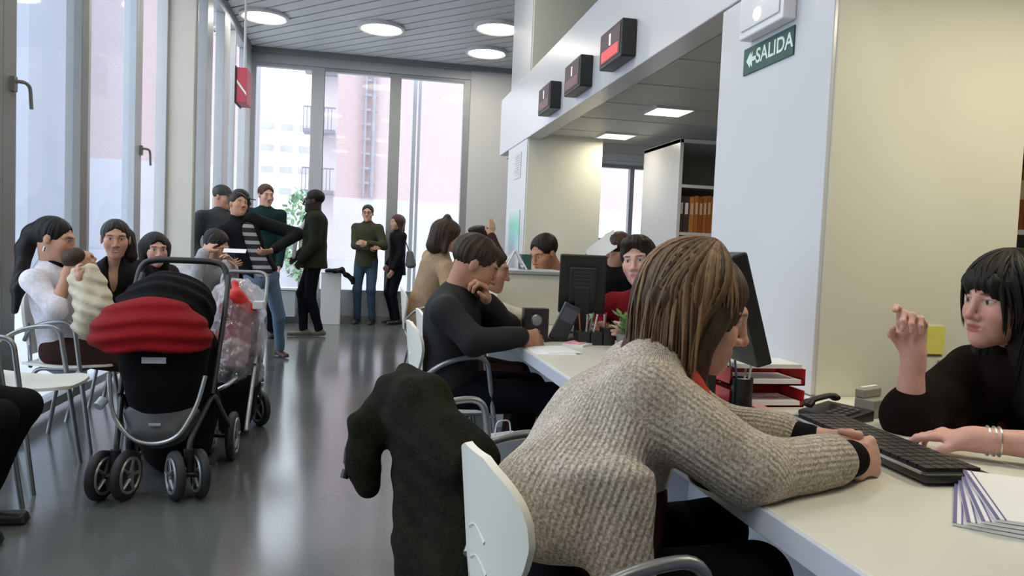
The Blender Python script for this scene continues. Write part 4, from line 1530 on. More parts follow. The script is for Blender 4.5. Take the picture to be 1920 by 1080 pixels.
# far counter
t = thing('paper_sheets', 'loose white sheets under the hands of the man in the black sweater', 'papers', (.765, 3.03, .74))
G().box((-.07, -.12, 0), (.10, .12, .003)).build('sheet', paper, t)
o = G().box((-.03, -.09, .003), (.12, .13, .006), Matrix.Rotation(.12, 3, 'Z')).build('sheet', paper, t)
t = thing('form_pad', 'pink and white forms beside the tilted display on the far counter', 'forms', (.985, 3.27, .74), R_(-40))
G().box((-.05, -.10, 0), (.05, .10, .010)).build('sheets', paper, t)
G().box((-.048, -.095, .010), (.03, .07, .014)).build('top_sheet', pinkp, t)
t = thing('desk_box', 'small black box with a round dial in front of the cream divider', 'box', (.785, 3.36, .74))
G().box((-.058, -.03, .0), (.058, .03, .155)).build('case', blk, t, bevel=.004)
G().lathe([(.028, 0), (.022, -.008), (.001, -.006)], (0, -.031, .10), 'y').build('dial', steel, t, smooth=True)
t = thing('desk_organiser', 'black desk organiser full of pens and clips on the far counter', 'organiser', (1.05, 3.28, .74))
g = G()
for x in (-.06, .0, .06):
    g.box((x - .028, -.035, 0), (x + .028, .035, .06 + .02 * (x > 0)))
g.build('case', blk, t, bevel=.003)
for k in range(7):
    x, y = rng.uniform(-.07, .07), rng.uniform(-.02, .02)
    G().tube([(x, y, .05), (x + rng.uniform(-.02, .02), y + rng.uniform(-.02, .02), .12 + .03 * rng.random())], .004, 6).build('pen', mat(f'open_{k % 4}', [(.5, .5, .5), (.3, .06, .05), (.10, .25, .12), (.35, .25, .3)][k % 4], .4), t, smooth=True)
t = thing('potted_plant', 'small green plant in a dark pot on the far counter beside the beige shoulder', 'plant', (1.165, 3.20, .74))
G().lathe([(.03, 0), (.04, .06), (.036, .06), (.001, .055)], n=20).build('pot', dgry, t, smooth=True)
g = G()
for k in range(34):
    a = rng.uniform(0, 2 * PI)
    r, h = rng.uniform(.02, .07), rng.uniform(.08, .16)
    c = A(r * math.cos(a), r * math.sin(a), h)
    d = A(math.cos(a), math.sin(a), .5) * .03
    w = A(-math.sin(a), math.cos(a), 0) * .012
    g.add([c - d, c + w, c + d, c - w], [(0, 1, 2, 3)])
    g.tube([(0, 0, .05), tuple(c - d)], .0015, 5)
g.build('foliage', mat('plant_leaf', (.09, .20, .06), .6, noise=(20, .3)), t)
t = thing('table_sign', 'white A-shaped stand on top of the cream divider', 'stand', (.865, 4.30, 1.045))
g = G()
for y in (-.05, .05):
    g.tube(fillet([(-.065, y, 0), (0, y * .2, .115), (.065, y, 0)], .012), .006, 8)
g.tube([(-.05, -.05, .02), (-.05, .05, .02)], .005, 6).tube([(.05, -.05, .02), (.05, .05, .02)], .005, 6)
g.build('wire_frame', wht, t, smooth=True)
t = thing('file_box', 'dark green file box on the cream divider behind the white A-shaped stand', 'box', (.955, 4.43, 1.045))
G().box((-.03, -.05, 0), (.03, .05, .09)).build('box', mat('green_card', (.03, .09, .07), .6, noise=(20, .1)), t, bevel=.002)
# paper bag under the counter
t = thing('carrier_bag', 'pale grey paper bag standing on the floor between the chairs', 'bag', (.545, 2.80, 0), R_(25))
G().box((-.09, -.06, 0), (.09, .06, .44)).build('bag', mat('bag_paper', (.50, .54, .58), .7, noise=(5, .05)), t, bevel=.006)
G().tube(fillet([(-.04, 0, .43), (-.03, 0, .50), (.03, 0, .50), (.04, 0, .43)], .02), .003, 6).build('handle', wht, t, smooth=True)

# dark green coat draped over the chair
q = S(.0065, .03)
q.cone(A(.125, 1.97, .795), A(.145, 1.78, .785), .048, .055, k=.05)
q.cone(A(.145, 1.78, .785), A(.235, 1.56, .70), .055, .05, k=.05)
q.slab(A(.135, 1.86, .76), A(.175, 1.66, .34), A(.35, -.94, 0), .13, .07, .12, .07, k=.05)
q.slab(A(.20, 1.66, .70), A(.235, 1.52, .38), A(.6, -.8, 0), .11, .055, .11, .055, k=.05)
q.slab(A(.26, 1.62, .66), A(.33, 1.58, .50), A(.8, -.6, 0), .07, .045, .07, .05, k=.05)
q.cone(A(.10, 1.90, .775), A(.03, 1.88, .70), .055, .050, k=.04)
q.cone(A(.03, 1.88, .70), A(.008, 1.85, .625), .050, .042, k=.03)
q.cone(A(.008, 1.85, .625), A(.028, 1.84, .575), .042, .036, k=.03)
q.cone(A(.09, 1.86, .80), A(.20, 1.66, .755), .022, .03, k=.03)
q.cone(A(.10, 1.80, .74), A(.22, 1.62, .66), .035, .03, k=.03)
fo = folds(.006, 20, 1.3)
q.dispf = lambda x, y, z: fo(x, y, z) + .005 * np.sin((x * 60 + y * 25) + 2 * np.sin(z * 14)) + .0022 * np.sin(z * 95 + x * 60)
v, qq = q.mesh()
coat = thing('coat', 'dark olive green coat draped over a chair back in the foreground', 'coat', (.11, 1.9, 0))
mesh_np('coat_body', v, qq, mat('olive_wool', (.0115, .0125, .0072), .9, noise=(45, .25), bump=(160, .5), spec=.1), coat, (.11, 1.9, 0), None, 1)
q = S(.006, .02)
q.slab(A(.205, 1.60, .32), A(.225, 1.58, .12), A(.5, -.85, 0), .13, .055, .12, .05)
q.dispf = folds(.005, 24)
v, qq = q.mesh()
mesh_np('lining', v, qq, blkc, coat, (.11, 1.9, 0), None, 1)
g = G()
g.tube([(-.135, -.05, -.0 + .66), (-.138, -.055, .62)], .008, 8).tube([(-.137, -.055, .605), (-.142, -.06, .585)], .010, 8)
g.build('toggle', blk, coat, smooth=True)
# ------------------------------------------------------------------ the people
SK1, SK2, SK3, SK4, SKD = (.60, .36, .27), (.50, .27, .18), (.42, .21, .13), (.55, .31, .23), (.045, .028, .022)
BLK, BRN = (.008, .007, .007), (.030, .018, .012)
def cloth(name, c, sc=60, am=.12, bs=180, b=.3, rough=.85):
    return mat(name, c, rough, noise=(sc, am), bump=(bs, b), spec=.08)
c_blk, c_blk2 = cloth('black_wool', (.0065, .0065, .007)), cloth('black_jacket', (.008, .008, .0095), rough=.7)
c_den, c_den2 = cloth('blue_denim', (.13, .20, .29)), cloth('dark_denim', (.045, .075, .12))
c_olv, c_olv2 = cloth('olive_jacket', (.020, .023, .015)), cloth('khaki_jacket', (.050, .052, .030))
c_nav, c_drk = cloth('dark_trousers', (.0055, .006, .009)), cloth('charcoal_jacket', (.050, .056, .060))
c_tan, c_whi = cloth('tan_jacket', (.36, .25, .16)), cloth('white_knit', (.68, .66, .72))
c_red, c_mar = cloth('red_knit', (.20, .010, .018)), cloth('maroon_jersey', (.12, .012, .018))
c_crm = cloth('cream_knit', (.55, .50, .38))
c_brn = cloth('brown_trousers', (.045, .022, .018))
sh_blk, sh_brn = mat('black_shoe', (.012, .012, .012), .4, noise=(20, .1)), mat('brown_shoe', (.055, .025, .018), .5, noise=(20, .15))

def striped(name, a, b2, sc):
    m = bpy.data.materials.new(name)
    m.use_nodes = True
    nt = m.node_tree
    tc = nt.nodes.new('ShaderNodeTexCoord'); sp = nt.nodes.new('ShaderNodeSeparateXYZ')
    mu = nt.nodes.new('ShaderNodeMath'); mu.operation = 'MULTIPLY'; mu.inputs[1].default_value = sc
    fr = nt.nodes.new('ShaderNodeMath'); fr.operation = 'FRACT'
    cr = nt.nodes.new('ShaderNodeValToRGB'); cr.color_ramp.interpolation = 'CONSTANT'
    cr.color_ramp.elements[0].color = (*a, 1); cr.color_ramp.elements[1].color = (*b2, 1); cr.color_ramp.elements[1].position = .42
    nt.links.new(tc.outputs['Object'], sp.inputs[0]); nt.links.new(sp.outputs[2], mu.inputs[0]); nt.links.new(mu.outputs[0], fr.inputs[0]); nt.links.new(fr.outputs[0], cr.inputs[0])
    nt.links.new(cr.outputs[0], nt.nodes['Principled BSDF'].inputs['Base Color']); nt.nodes['Principled BSDF'].inputs['Roughness'].default_value = .85
    return m

# beige knit of the woman in front: flecked wool with ribs
kn = bpy.data.materials.new('beige_flecked_knit')
kn.use_nodes = True
nt = kn.node_tree
B = nt.nodes['Principled BSDF']; B.inputs['Roughness'].default_value = .9; B.inputs['Specular IOR Level'].default_value = .2
tc = nt.nodes.new('ShaderNodeTexCoord')
n1 = nt.nodes.new('ShaderNodeTexNoise'); n1.inputs['Scale'].default_value = 210; n1.inputs['Detail'].default_value = 2
n2 = nt.nodes.new('ShaderNodeTexNoise'); n2.inputs['Scale'].default_value = 9; n2.inputs['Detail'].default_value = 4
n3 = nt.nodes.new('ShaderNodeTexVoronoi'); n3.inputs['Scale'].default_value = 60
for n in (n1, n2, n3):
    nt.links.new(tc.outputs['Object'], n.inputs['Vector'])
cr = nt.nodes.new('ShaderNodeValToRGB')
cr.color_ramp.elements[0].position = .33; cr.color_ramp.elements[0].color = (.31, .27, .225, 1)
cr.color_ramp.elements[1].position = .66; cr.color_ramp.elements[1].color = (.68, .62, .545, 1)
nt.links.new(n1.outputs['Fac'], cr.inputs[0])
mx = nt.nodes.new('ShaderNodeMix'); mx.data_type = 'RGBA'; mx.blend_type = 'MULTIPLY'; mx.inputs[0].default_value = 1.
cr2 = nt.nodes.new('ShaderNodeValToRGB'); cr2.color_ramp.elements[0].position = .3; cr2.color_ramp.elements[0].color = (.74, .72, .68, 1); cr2.color_ramp.elements[1].position = .7; cr2.color_ramp.elements[1].color = (1.05, 1.04, 1.06, 1)
nt.links.new(n2.outputs['Fac'], cr2.inputs[0])
nt.links.new(cr.outputs[0], mx.inputs[6]); nt.links.new(cr2.outputs[0], mx.inputs[7])
cr3 = nt.nodes.new('ShaderNodeValToRGB'); cr3.color_ramp.elements[0].position = .05; cr3.color_ramp.elements[0].color = (.25, .2, .16, 1); cr3.color_ramp.elements[1].position = .13; cr3.color_ramp.elements[1].color = (1, 1, 1, 1)
nt.links.new(n3.outputs['Distance'], cr3.inputs[0])
mx2 = nt.nodes.new('ShaderNodeMix'); mx2.data_type = 'RGBA'; mx2.blend_type = 'MULTIPLY'; mx2.inputs[0].default_value = .55
nt.links.new(mx.outputs[2], mx2.inputs[6]); nt.links.new(cr3.outputs[0], mx2.inputs[7])
nt.links.new(mx2.outputs[2], B.inputs['Base Color'])
at = nt.nodes.new('ShaderNodeAttribute'); at.attribute_name = 'Rib'
sp = nt.nodes.new('ShaderNodeSeparateColor')
nt.links.new(at.outputs['Color'], sp.inputs[0])
sm = nt.nodes.new('ShaderNodeMath'); sm.operation = 'SINE'
m1 = nt.nodes.new('ShaderNodeMath'); m1.operation = 'MULTIPLY'; m1.inputs[1].default_value = 26.
nt.links.new(sp.outputs[1], m1.inputs[0]); nt.links.new(m1.outputs[0], sm.inputs[0])
ad = nt.nodes.new('ShaderNodeMath'); ad.operation = 'MULTIPLY_ADD'; ad.inputs[1].default_value = 1.1
nt.links.new(sm.outputs[0], ad.inputs[0]); nt.links.new(n1.outputs['Fac'], ad.inputs[2])
bp = nt.nodes.new('ShaderNodeBump'); bp.inputs['Strength'].default_value = .32; bp.inputs['Distance'].default_value = .004
nt.links.new(ad.outputs[0], bp.inputs['Height']); nt.links.new(bp.outputs[0], B.inputs['Normal'])

# 1 --- woman in the beige sweater
K = skel((.41, 1.35, .52), (.58, 1.43, .925), 6, -4, s=.97, hw=.165, head=(.695, 1.468, 1.042), hyaw=-17, pitch=-17, roll=5)
K['shR'] = A(.515, 1.28, .895)
K['shL'] = A(.600, 1.58, .895)
hc1 = A(.945, 1.315, .785)
arm(K, 'R', (.925, 1.265, .785), elbow=(.675, 1.195, .79), hdir=(.9, .35, -.06), palm=(-.3, .9, -.25), curl=(48, 52, 56, 58), thumb=.7)
arm(K, 'L', (.925, 1.395, .785), elbow=(.77, 1.535, .785), hdir=(.55, -.80, .02), palm=(-.75, -.45, .2), curl=(45, 50, 55, 60), thumb=.4)
leg(K, 'R', (.60, 1.19, .09), pole=A(1, -.1, .9))
leg(K, 'L', (.66, 1.44, .09), pole=A(1, .1, .9))
K['hipR'] = A(.42, 1.255, .545); K['hipL'] = A(.42, 1.44, .545)
K['knR'] = A(.72, 1.225, .575); K['knL'] = A(.76, 1.46, .575)
def knit_extra(t):
    t.slab(A(.36, 1.30, .72), A(.37, 1.28, .66), A(.95, .2, 0), .12, .10, .11, .10, k=.05)
    t.box(A(.40, 1.33, .40), A(.5, .5, .235), k=.03, sub=True)
    t.slab(A(.42, 1.185, .78), A(.45, 1.12, .53), A(.9, -.35, 0), .080, .030, .050, .020, k=.05)
    t.slab(A(.455, 1.37, .83), A(.345, 1.345, .69), A(-.05, 1, 0), .165, .09, .155, .080, k=.06)
    t.cone(K['shR'], K['elR'], .064, .060, k=.05)
    t.cone(K['shL'], K['elL'], .064, .048, k=.05)
    e, w = K['elR'], K['wrR']
    t.cone(e, e + (w - e) * .80, .056, .044)
    e, w = K['elL'], K['wrL']
    t.cone(e, e + (w - e) * .70, .047, .040)
def hair_curtain(q, hc, R, s):
    for x in (-1, 1):
        q.slab(hc + R @ A(x * .082, -.030, .02), hc + R @ A(x * .074, -.012, -.04) - UP * .09, R[:, 1], .078, .024, .045, .018, k=.03)
    q.ell(hc + R @ A(0, -.035, .01), A(.105, .108, .115), R, k=.03)
hl = [(-104, 104, 300, (.121, .126, .118), 8, 97, .15, .0095, (.085, .047, .026), .45),
      (-104, 104, 130, (.123, .128, .120), 8, 92, .15, .0065, (.20, .12, .062), .4),
      (20, 92, 90, (.122, .124, .118), 8, 97, .16, .009, (.14, .082, .044), .4),
      (92, 128, 26, (.106, .112, .110), 8, 70, .05, .007, (.16, .10, .055), .3),
      (-128, -92, 26, (.106, .112, .110), 8, 70, .05, .007, (.16, .10, .055), .3)]
look = dict(skin=(.60, .34, .27), female=True, det='near', hair='bob', hairc=(.060, .034, .020), hair_extra=hair_curtain, locks=hl, lock_in=.05, hand=1.04, trousers=c_nav, shoes=sh_blk,
            top=kn, top_name='knit_sweater', topk=dict(o=.014, depth=.85, hem=.06, sleeve={'R': .80, 'L': .70}, flare=.0, disp=.005, collar=.3, extra=knit_extra, vx=.005), brow=(.10, .06, .04), hair_rough=.5)
root, base, K1 = person(K, 'seated woman in a beige knitted sweater leaning on the near counter, light brown bob', look)
# rib coordinates along sleeves and back, used by the knit only
ko = [c for c in root.children if c.name.startswith('knit_sweater')][0]
me = ko.data
V = np.empty(len(me.vertices) * 3)
me.vertices.foreach_get('co', V)
V = V.reshape(-1, 3) + base
segs = [(K['shR'], K['elR'], .06), (K['elR'], K['wrR'], .05), (K['shL'], K['elL'], .06), (K['elL'], K['wrL'], .05), (K['pel'], K['neck'], .15)]
best = np.full(len(V), 9.)
uv = np.zeros((len(V), 4))
for a, b2, r in segs:
    ab = b2 - a
    t_ = np.clip((V - a) @ ab / (ab @ ab), 0, 1)
    d = V - a - t_[:, None] * ab
    e1 = norm(np.cross(ab, A(.3, .2, 1)))
    e2 = norm(np.cross(ab, e1))
    dist = np.linalg.norm(d, axis=1) / r
    m = dist < best
    best[m] = dist[m]
    uv[m, 1] = (np.abs(np.arctan2(d @ e1, d @ e2)) * r * (25 if r < .1 else 34))[m]
    uv[m, 0] = (t_ * np.linalg.norm(ab))[m]
at_ = me.color_attributes.new('Rib', 'FLOAT_COLOR', 'POINT')
at_.data.foreach_set('color', uv.astype(np.float32).ravel())
for d, f0, f1 in (('R', .70, 1.02), ('L', .60, 1.0)):
    e, w = K['el' + d], K['wr' + d]
    q = S(.004, .01)
    q.cone(e + (w - e) * f0, e + (w - e) * f1, .040, .036)
    add_part(root, base, 'cuff', q, c_blk)
q = S(.006, .02)
q.cone(K['neck'] - A(.01, 0, .03), K['neck'] + A(.045, .005, .015), .062, .058)
q.cone(K['neck'] + A(.03, -.02, -.01), K['neck'] + A(.09, -.02, -.05), .045, .035)
q.dispf = folds(.006, 50)
add_part(root, base, 'scarf', q, cloth('coral_scarf', (.50, .07, .05)))
q = S(.003, .004)
q.ball(K['head'] + K['HR'] @ A(.078, .0, -.035), .006)
add_part(root, base, 'earring', q, mat('pearl', (.75, .72, .62), .25, noise=(9, .02)))
q = S(.006, .03)
q.slab(A(.46, 1.32, .60), A(.50, 1.36, .70), A(.2, .98, 0), .15, .10, .14, .09)
add_part(root, base, 'brown_shirt_hem', q, cloth('brown_shirt', (.035, .016, .010)))

# 2 --- the clerk
K = skel((1.95, 1.68, .50), (1.765, 1.70, .925), 184, 190, s=.98, hw=.18, head=(1.680, 1.70, 1.070), hyaw=183, pitch=-4, roll=-3)
K['shR'] = A(1.74, 1.85, .865)
K['shL'] = A(1.74, 1.52, .87)
arm(K, 'R', (1.352, 1.625, .945), elbow=(1.365, 1.64, .775), hdir=(-.18, -.05, .98), palm=(-.75, -.60, -.10), curl=((8, 55, 55), (60, 75, 60), (65, 80, 60), (68, 80, 60)), thumb=.9)
arm(K, 'L', (1.335, 1.395, .785), elbow=(1.535, 1.26, .79), hdir=(-.55, .83, -.05), palm=(.1, .1, -1), curl=(18, 22, 26, 30), thumb=.2)
leg(K, 'R', (1.62, 1.78, .09)); leg(K, 'L', (1.62, 1.56, .09))
def clerk_hair(q, hc, R, s):
    q.cone(hc + R @ A(-.085, -.02, -.04), hc + R @ A(-.10, .0, -.27), .040, .030, k=.04)
    q.cone(hc + R @ A(-.05, -.06, -.08), hc + R @ A(-.06, -.05, -.28), .060, .045, k=.04)
hl = [(-140, 140, 150, (.100, .120, .108), 8, 92, .10, .008, (.010, .009, .009), .4),
      (-179, -100, 60, (.098, .120, .108), 8, 66, .04, .0075, (.009, .008, .008), .4),
      (100, 180, 60, (.098, .120, .108), 8, 66, .04, .0075, (.009, .008, .008), .4),
      (-100, -20, 80, (.104, .120, .108), 8, 92, .26, .009, (.009, .008, .008), .4)]
def clerk_top(t):
    t.cone(K['shR'], K['elR'], .060, .056, k=.04)
    t.cone(K['shL'], K['elL'], .066, .058, k=.05)
    t.slab(A(1.72, 1.78, .76), A(1.54, 1.70, .74), A(0, 0, 1), .07, .05, .03, .04, k=.05)
c_clk = cloth('dark_brown_top', (.009, .0055, .005))
look = dict(skin=(.62, .345, .30), female=True, smile=False, det='near', hair='fringe', hairc=(.008, .007, .007), hair_extra=clerk_hair, locks=hl, lips=(.42, .12, .12), brow=(.03, .02, .02),
            gaze=.0015, trousers=c_nav, shoes=sh_blk, bare=True, nose=1.03, top=c_clk, top_name='blouse', topk=dict(o=.014, hem=-.05, sleeve={'R': .22, 'L': .42}, collar=.25, disp=.004, vx=.006, extra=clerk_top))
root, base, K2 = person(K, 'clerk with black fringed hair and dark brown top gesturing with one raised hand', look)
w, e = K['wrL'], K['elL']
u = norm(w - e)
g = G()
a1 = norm(np.cross(u, UP)); a2 = np.cross(u, a1)
for k, off in enumerate((.02, .032, .042)):
    c = w - u * off - base
    g.tube([c + .031 * (math.cos(2 * PI * i / 20) * a1 + math.sin(2 * PI * i / 20) * a2) for i in range(20)], .003, 6, closed=True)
g.build('bracelet', chrome, root, smooth=True)
q = S(.0025, .004)
hd = K['handR'][0]
q.cone(K['wrR'] + hd * .10 - A(.02, .0, 0), K['wrR'] + hd * .10 - A(.028, .012, .0), .006, .006)
add_part(root, base, 'ring', q, chrome)
q = S(.006, .02)
q.cone(K['neck'] + A(-.05, .02, -.10), K['neck'] + A(-.06, .0, -.26), .02, .016)
add_part(root, base, 'scarf', q, cloth('burgundy_scarf', (.05, .012, .014)))

# 3 --- man in the black sweater at the far counter, 4 --- woman beside him
K = skel((.40, 3.36, .52), (.39, 3.29, .935), 8, -2, s=1., head=(.478, 3.265, 1.082), hyaw=-6, pitch=-26)
K['shR'] = A(.34, 3.11, .885); K['shL'] = A(.44, 3.44, .89)
arm(K, 'R', (.672, 3.14, .785), elbow=(.45, 3.02, .775), hdir=(.9, .3, -.05), palm=(-.2, .9, -.3), curl=(40, 45, 50, 55), thumb=.5)
arm(K, 'L', (.535, 3.24, .925), elbow=(.66, 3.40, .80), hdir=(-.25, -.35, .85), palm=(-.8, -.3, .2), curl=(60, 60, 60, 60), thumb=.6)
leg(K, 'R', (.80, 3.16, .09), pole=A(1, -.1, .8)); leg(K, 'L', (.72, 3.50, .09), pole=A(1, .1, .8))
stripe = striped('black_striped_knit', (.005, .005, .006), (.0035, .0035, .004), 60.)
look = dict(skin=SK3, det='mid', hair='short', hairc=BRN, beard=(.10, .06, .05), trousers=c_nav, shoes=sh_blk, top=stripe, top_name='sweater', topk=dict(o=.022, hem=-.02, sleeve=.95, disp=.004))
root, base, _ = person(K, 'seated man in a black sweater with short dark hair resting his chin on his fist', look)
q = S(.005, .02)
q.cone(K['neck'] - A(.02, 0, .0), K['neck'] + A(.02, .0, .035), .062, .056)
add_part(root, base, 'shirt_collar', q, cloth('white_collar', (.6, .58, .52)))
K = skel((.45, 4.00, .52), (.54, 3.86, .95), -10, -15, s=.93, head=(.632, 3.78, 1.055), hyaw=-12, pitch=-14, hw=.165)
arm(K, 'R', (.775, 3.45, .835), elbow=(.545, 3.64, .885), hdir=(.7, -.5, -.4), palm=(-.3, .7, -.5), curl=(40, 45, 50, 55))
arm(K, 'L', (.82, 3.75, .79), hdir=(.8, -.5, -.1), curl=(40, 45, 50, 55))
leg(K, 'R', (.80, 3.80, .09)); leg(K, 'L', (.82, 4.05, .09))
person(K, 'woman in a cream sleeve reaching forward, half hidden by the black sweater man', dict(skin=SK2, female=True, det='mid', hair='tied', hairc=BRN, trousers=c_brn, shoes=sh_brn, top=c_crm, top_name='cream_sweater', topk=dict(o=.012, sleeve=.9)))

# 5, 6 --- staff behind the far counter
K = skel((1.50, 3.68, .53), (1.365, 3.50, .955), 235, 235, s=.96, hw=.17, head=(1.296, 3.42, 1.125), hyaw=236, pitch=-3, roll=6)
arm(K, 'R', (1.19, 3.60, .79), hdir=(-.8, -.5, -.1)); arm(K, 'L', (1.25, 3.26, .83), hdir=(-.8, -.3, -.1))
leg(K, 'R', (1.36, 3.65, .09)); leg(K, 'L', (1.40, 3.42, .09))
person(K, 'staff woman with short dark hair and red top looking over the far counter', dict(skin=(.64, .37, .31), female=True, det='mid', hair='full', hairc=(.022, .014, .011), trousers=c_nav, shoes=sh_blk, top=c_red, top_name='red_top', topk=dict(o=.012, sleeve=.95)))
K = skel((1.50, 5.22, .53), (1.335, 5.09, 1.0), 215, 215, s=1., head=(1.215, 5.02, 1.14), hyaw=212, pitch=-24)
arm(K, 'R', (1.06, 5.2, .79), hdir=(-.8, -.4, -.2)); arm(K, 'L', (1.14, 4.85, .79), hdir=(-.8, -.4, -.2))
leg(K, 'R', (1.30, 5.25, .09)); leg(K, 'L', (1.35, 4.95, .09))
person(K, 'staff man in a maroon jersey looking down behind the cream divider', dict(skin=SK3, det='mid', hair='short', hairc=(.012, .009, .008), trousers=c_nav, shoes=sh_blk, top=c_mar, top_name='jersey', topk=dict(o=.012)))
# person far back in the office, holding up a sheet
K = skel((1.98, 5.7, .58), (1.93, 5.66, 1.04), 30, 30, s=1., head=(1.97, 5.62, 1.20), hyaw=60, pitch=-10)
arm(K, 'L', (1.98, 5.98, 1.17), hdir=(-.2, .1, 1), curl=(30, 30, 30, 30)); arm(K, 'R', (2.15, 5.7, .9))
leg(K, 'R', (2.2, 5.5, .09)); leg(K, 'L', (2.2, 5.8, .09))
root, base, _ = person(K, 'person with brown hair in a dark top in the back office, seen from behind', dict(skin=SK4, det='far', hair='full', hairc=(.045, .022, .015), trousers=c_nav, shoes=sh_blk, top=c_blk, top_name='dark_top'))
t = thing('paper_sheet', 'large pale sheet leaning up in the back office beside the brown-haired person', 'sheet', (1.81, 5.55, 1.10))
g = G().grid(lambda u, v: (-.12 + .22 * u, .10 * (v - .5) + .03 * math.sin(3 * u), -.06 + .17 * u + .14 * v), 8, 8, .003)
g.build('sheet', mat('sheet_grey', (.62, .64, .66), .5, noise=(5, .05)), t, smooth=True)
t = thing('office_chair', 'black office chair with tall back in the back office by the window', 'chair', (2.50, 7.6, 0))
G().grid(lambda u, v: (-.24 + .03 * math.sin(PI * v), (v - .5) * .46, .55 + .85 * u), 8, 8, .05).build('backrest', blkc, t, smooth=True)
G().box((-.22, -.23, .44), (.23, .23, .51)).build('seat', blkc, t, bevel=.02)
G().lathe([(.03, .06), (.03, .44)], n=14).build('column', steel, t, smooth=True)
g = G()
for k in range(5):
    a = 2 * PI * k / 5
    g.tube([(0, 0, .09), (.28 * math.cos(a), .28 * math.sin(a), .06)], .018, 8)
g.build('foot', blk, t, smooth=True)
for k in range(5):
    a = 2 * PI * k / 5
    G().lathe([(.03, -.02), (.03, .02)], (.28 * math.cos(a), .28 * math.sin(a), .03), 'x', 14).build('caster', blk, t, smooth=True)

# 7, 8 --- woman in tan, person with raised hand, beyond
K = skel((.46, 6.10, .60), (.60, 6.02, 1.08), 20, 20, s=.98, hw=.17, head=(.655, 5.98, 1.245), hyaw=10, pitch=-14)
arm(K, 'R', (.85, 5.85, .80)); arm(K, 'L', (.92, 6.2, .80))
leg(K, 'R', (.8, 5.95, .09)); leg(K, 'L', (.8, 6.2, .09))
def bun(q, hc, R, s):
    q.cone(hc + R @ A(0, -.08, .03), hc + R @ A(0, -.10, -.10), .075, .06, k=.04)
    q.ball(hc + R @ A(0, -.05, .14), .03, k=.03)
person(K, 'woman in a tan jacket with brown hair, seen from behind beyond the black sweater man', dict(skin=SK4, female=True, det='far', hair='bob', hair_extra=bun, hairc=(.035, .020, .013), trousers=c_brn, shoes=sh_brn, top=c_tan, top_name='tan_jacket', topk=dict(o=.022)))
K = skel((.92, 7.35, .60), (1.0, 7.22, 1.08), 200, 200, s=.98, head=(1.08, 7.15, 1.245), hyaw=200, pitch=-10)
arm(K, 'L', (1.17, 7.0, 1.28), hdir=(.1, .0, 1), curl=(15, 15, 20, 30), pole=A(.4, -.4, -1)); arm(K, 'R', (.9, 7.3, .8))
leg(K, 'R', (.8, 7.4, .09)); leg(K, 'L', (.9, 7.1, .09))
person(K, 'person with dark hair in a dark brown jacket raising one hand beside the far column', dict(skin=SK2, det='far', hair='full', hairc=(.015, .010, .010), trousers=c_nav, shoes=sh_blk, top=cloth('brown_jacket', (.045, .022, .02)), top_name='jacket', topk=dict(o=.02)))

# --- standing people
def stand(x, y, yaw, h, lean=(0, 0), hyaw=None, pitch=0., spread=.11, feet=None, hw=.168, roll=0., hipsh=(0, 0)):
    s = h / 1.76
    pel = A(x + hipsh[0], y + hipsh[1], .93 * s)
    neck = A(x + lean[0], y + lean[1], 1.45 * s)
    K = skel(pel, neck, yaw, s=s, hyaw=hyaw, pitch=pitch, hw=hw, roll=roll)
    K['stand'] = 1
    r = rgt(yaw)
    fr, fl_ = feet if feet else (A(x, y, 0) + r * spread, A(x, y, 0) - r * spread)
    leg(K, 'R', A(fr[0], fr[1], .09 * s)); leg(K, 'L', A(fl_[0], fl_[1], .09 * s))
    return K
# man in the olive jacket
K = stand(-.60, 9.42, 185, 1.80, hyaw=178, pitch=-4, feet=((-.70, 9.36), (-.52, 9.40)))
arm(K, 'R', (-.80, 9.62, .98), pole=A(.6, .3, -.2)); arm(K, 'L', (-.74, 9.22, .94), pole=A(.9, -.3, -.1), hdir=(-.4, .3, -.8))
oj = dict(o=.042, hem=-.22, flare=.01)
root, base, _ = person(K, 'man in a dark olive jacket and black trousers standing in profile before the end windows', dict(skin=SKD, hs=1.08, det='far', hair='crop', hairc=(.006, .006, .006), trousers=c_nav, shoes=mat('tan_shoe', (.10, .085, .06), .5, noise=(20, .2)), top=c_olv, top_name='jacket', topk=oj))
q = S(.008, .02)
n_ = K['neck']
q.cone(n_ + A(-.10, -.085, -.06), n_ + A(-.215, -.10, -.30), .022, .026)
q.cone(n_ + A(-.215, -.10, -.30), n_ + A(-.235, -.10, -.52), .026, .024)
add_part(root, base, 'white_shirt_strip', q, c_whi)
# man with glasses
K = stand(.03, 11.0, 255, 1.74, hyaw=262, pitch=0)
K2_ = K
arm(K, 'R', (.06, 10.76, 1.10), pole=A(-.8, .2, -.6), hdir=(.9, -.2, .1), palm=(0, 1, 0)); arm(K, 'L', (.04, 10.74, 1.16), pole=A(.9, .1, -.6), hdir=(-.9, -.2, .1), palm=(0, 1, 0))
root, base, _ = person(K, 'man with glasses, khaki jacket and blue jeans, arms folded, at the end windows', dict(skin=SK4, det='far', hair='short', hairc=(.02, .014, .012), trousers=c_den2, shoes=sh_blk, top=c_olv2, top_name='jacket', topk=dict(o=.022, hem=-.20)))
g = G()
Rm, hc = K['HR'], K['head'] - base
for x in (-1, 1):
    g.tube([hc + Rm @ A(x * .032 + .022 * math.cos(2 * PI * k / 14), .098, .010 + .017 * math.sin(2 * PI * k / 14)) for k in range(14)], .003, 6, closed=True)
    g.tube([hc + Rm @ A(x * .055, .096, .014), hc + Rm @ A(x * .080, -.01, .014)], .003, 6)
g.tube([hc + Rm @ A(-.01, .10, .014), hc + Rm @ A(.01, .10, .014)], .003, 6)
g.build('glasses', blk, root, smooth=True)
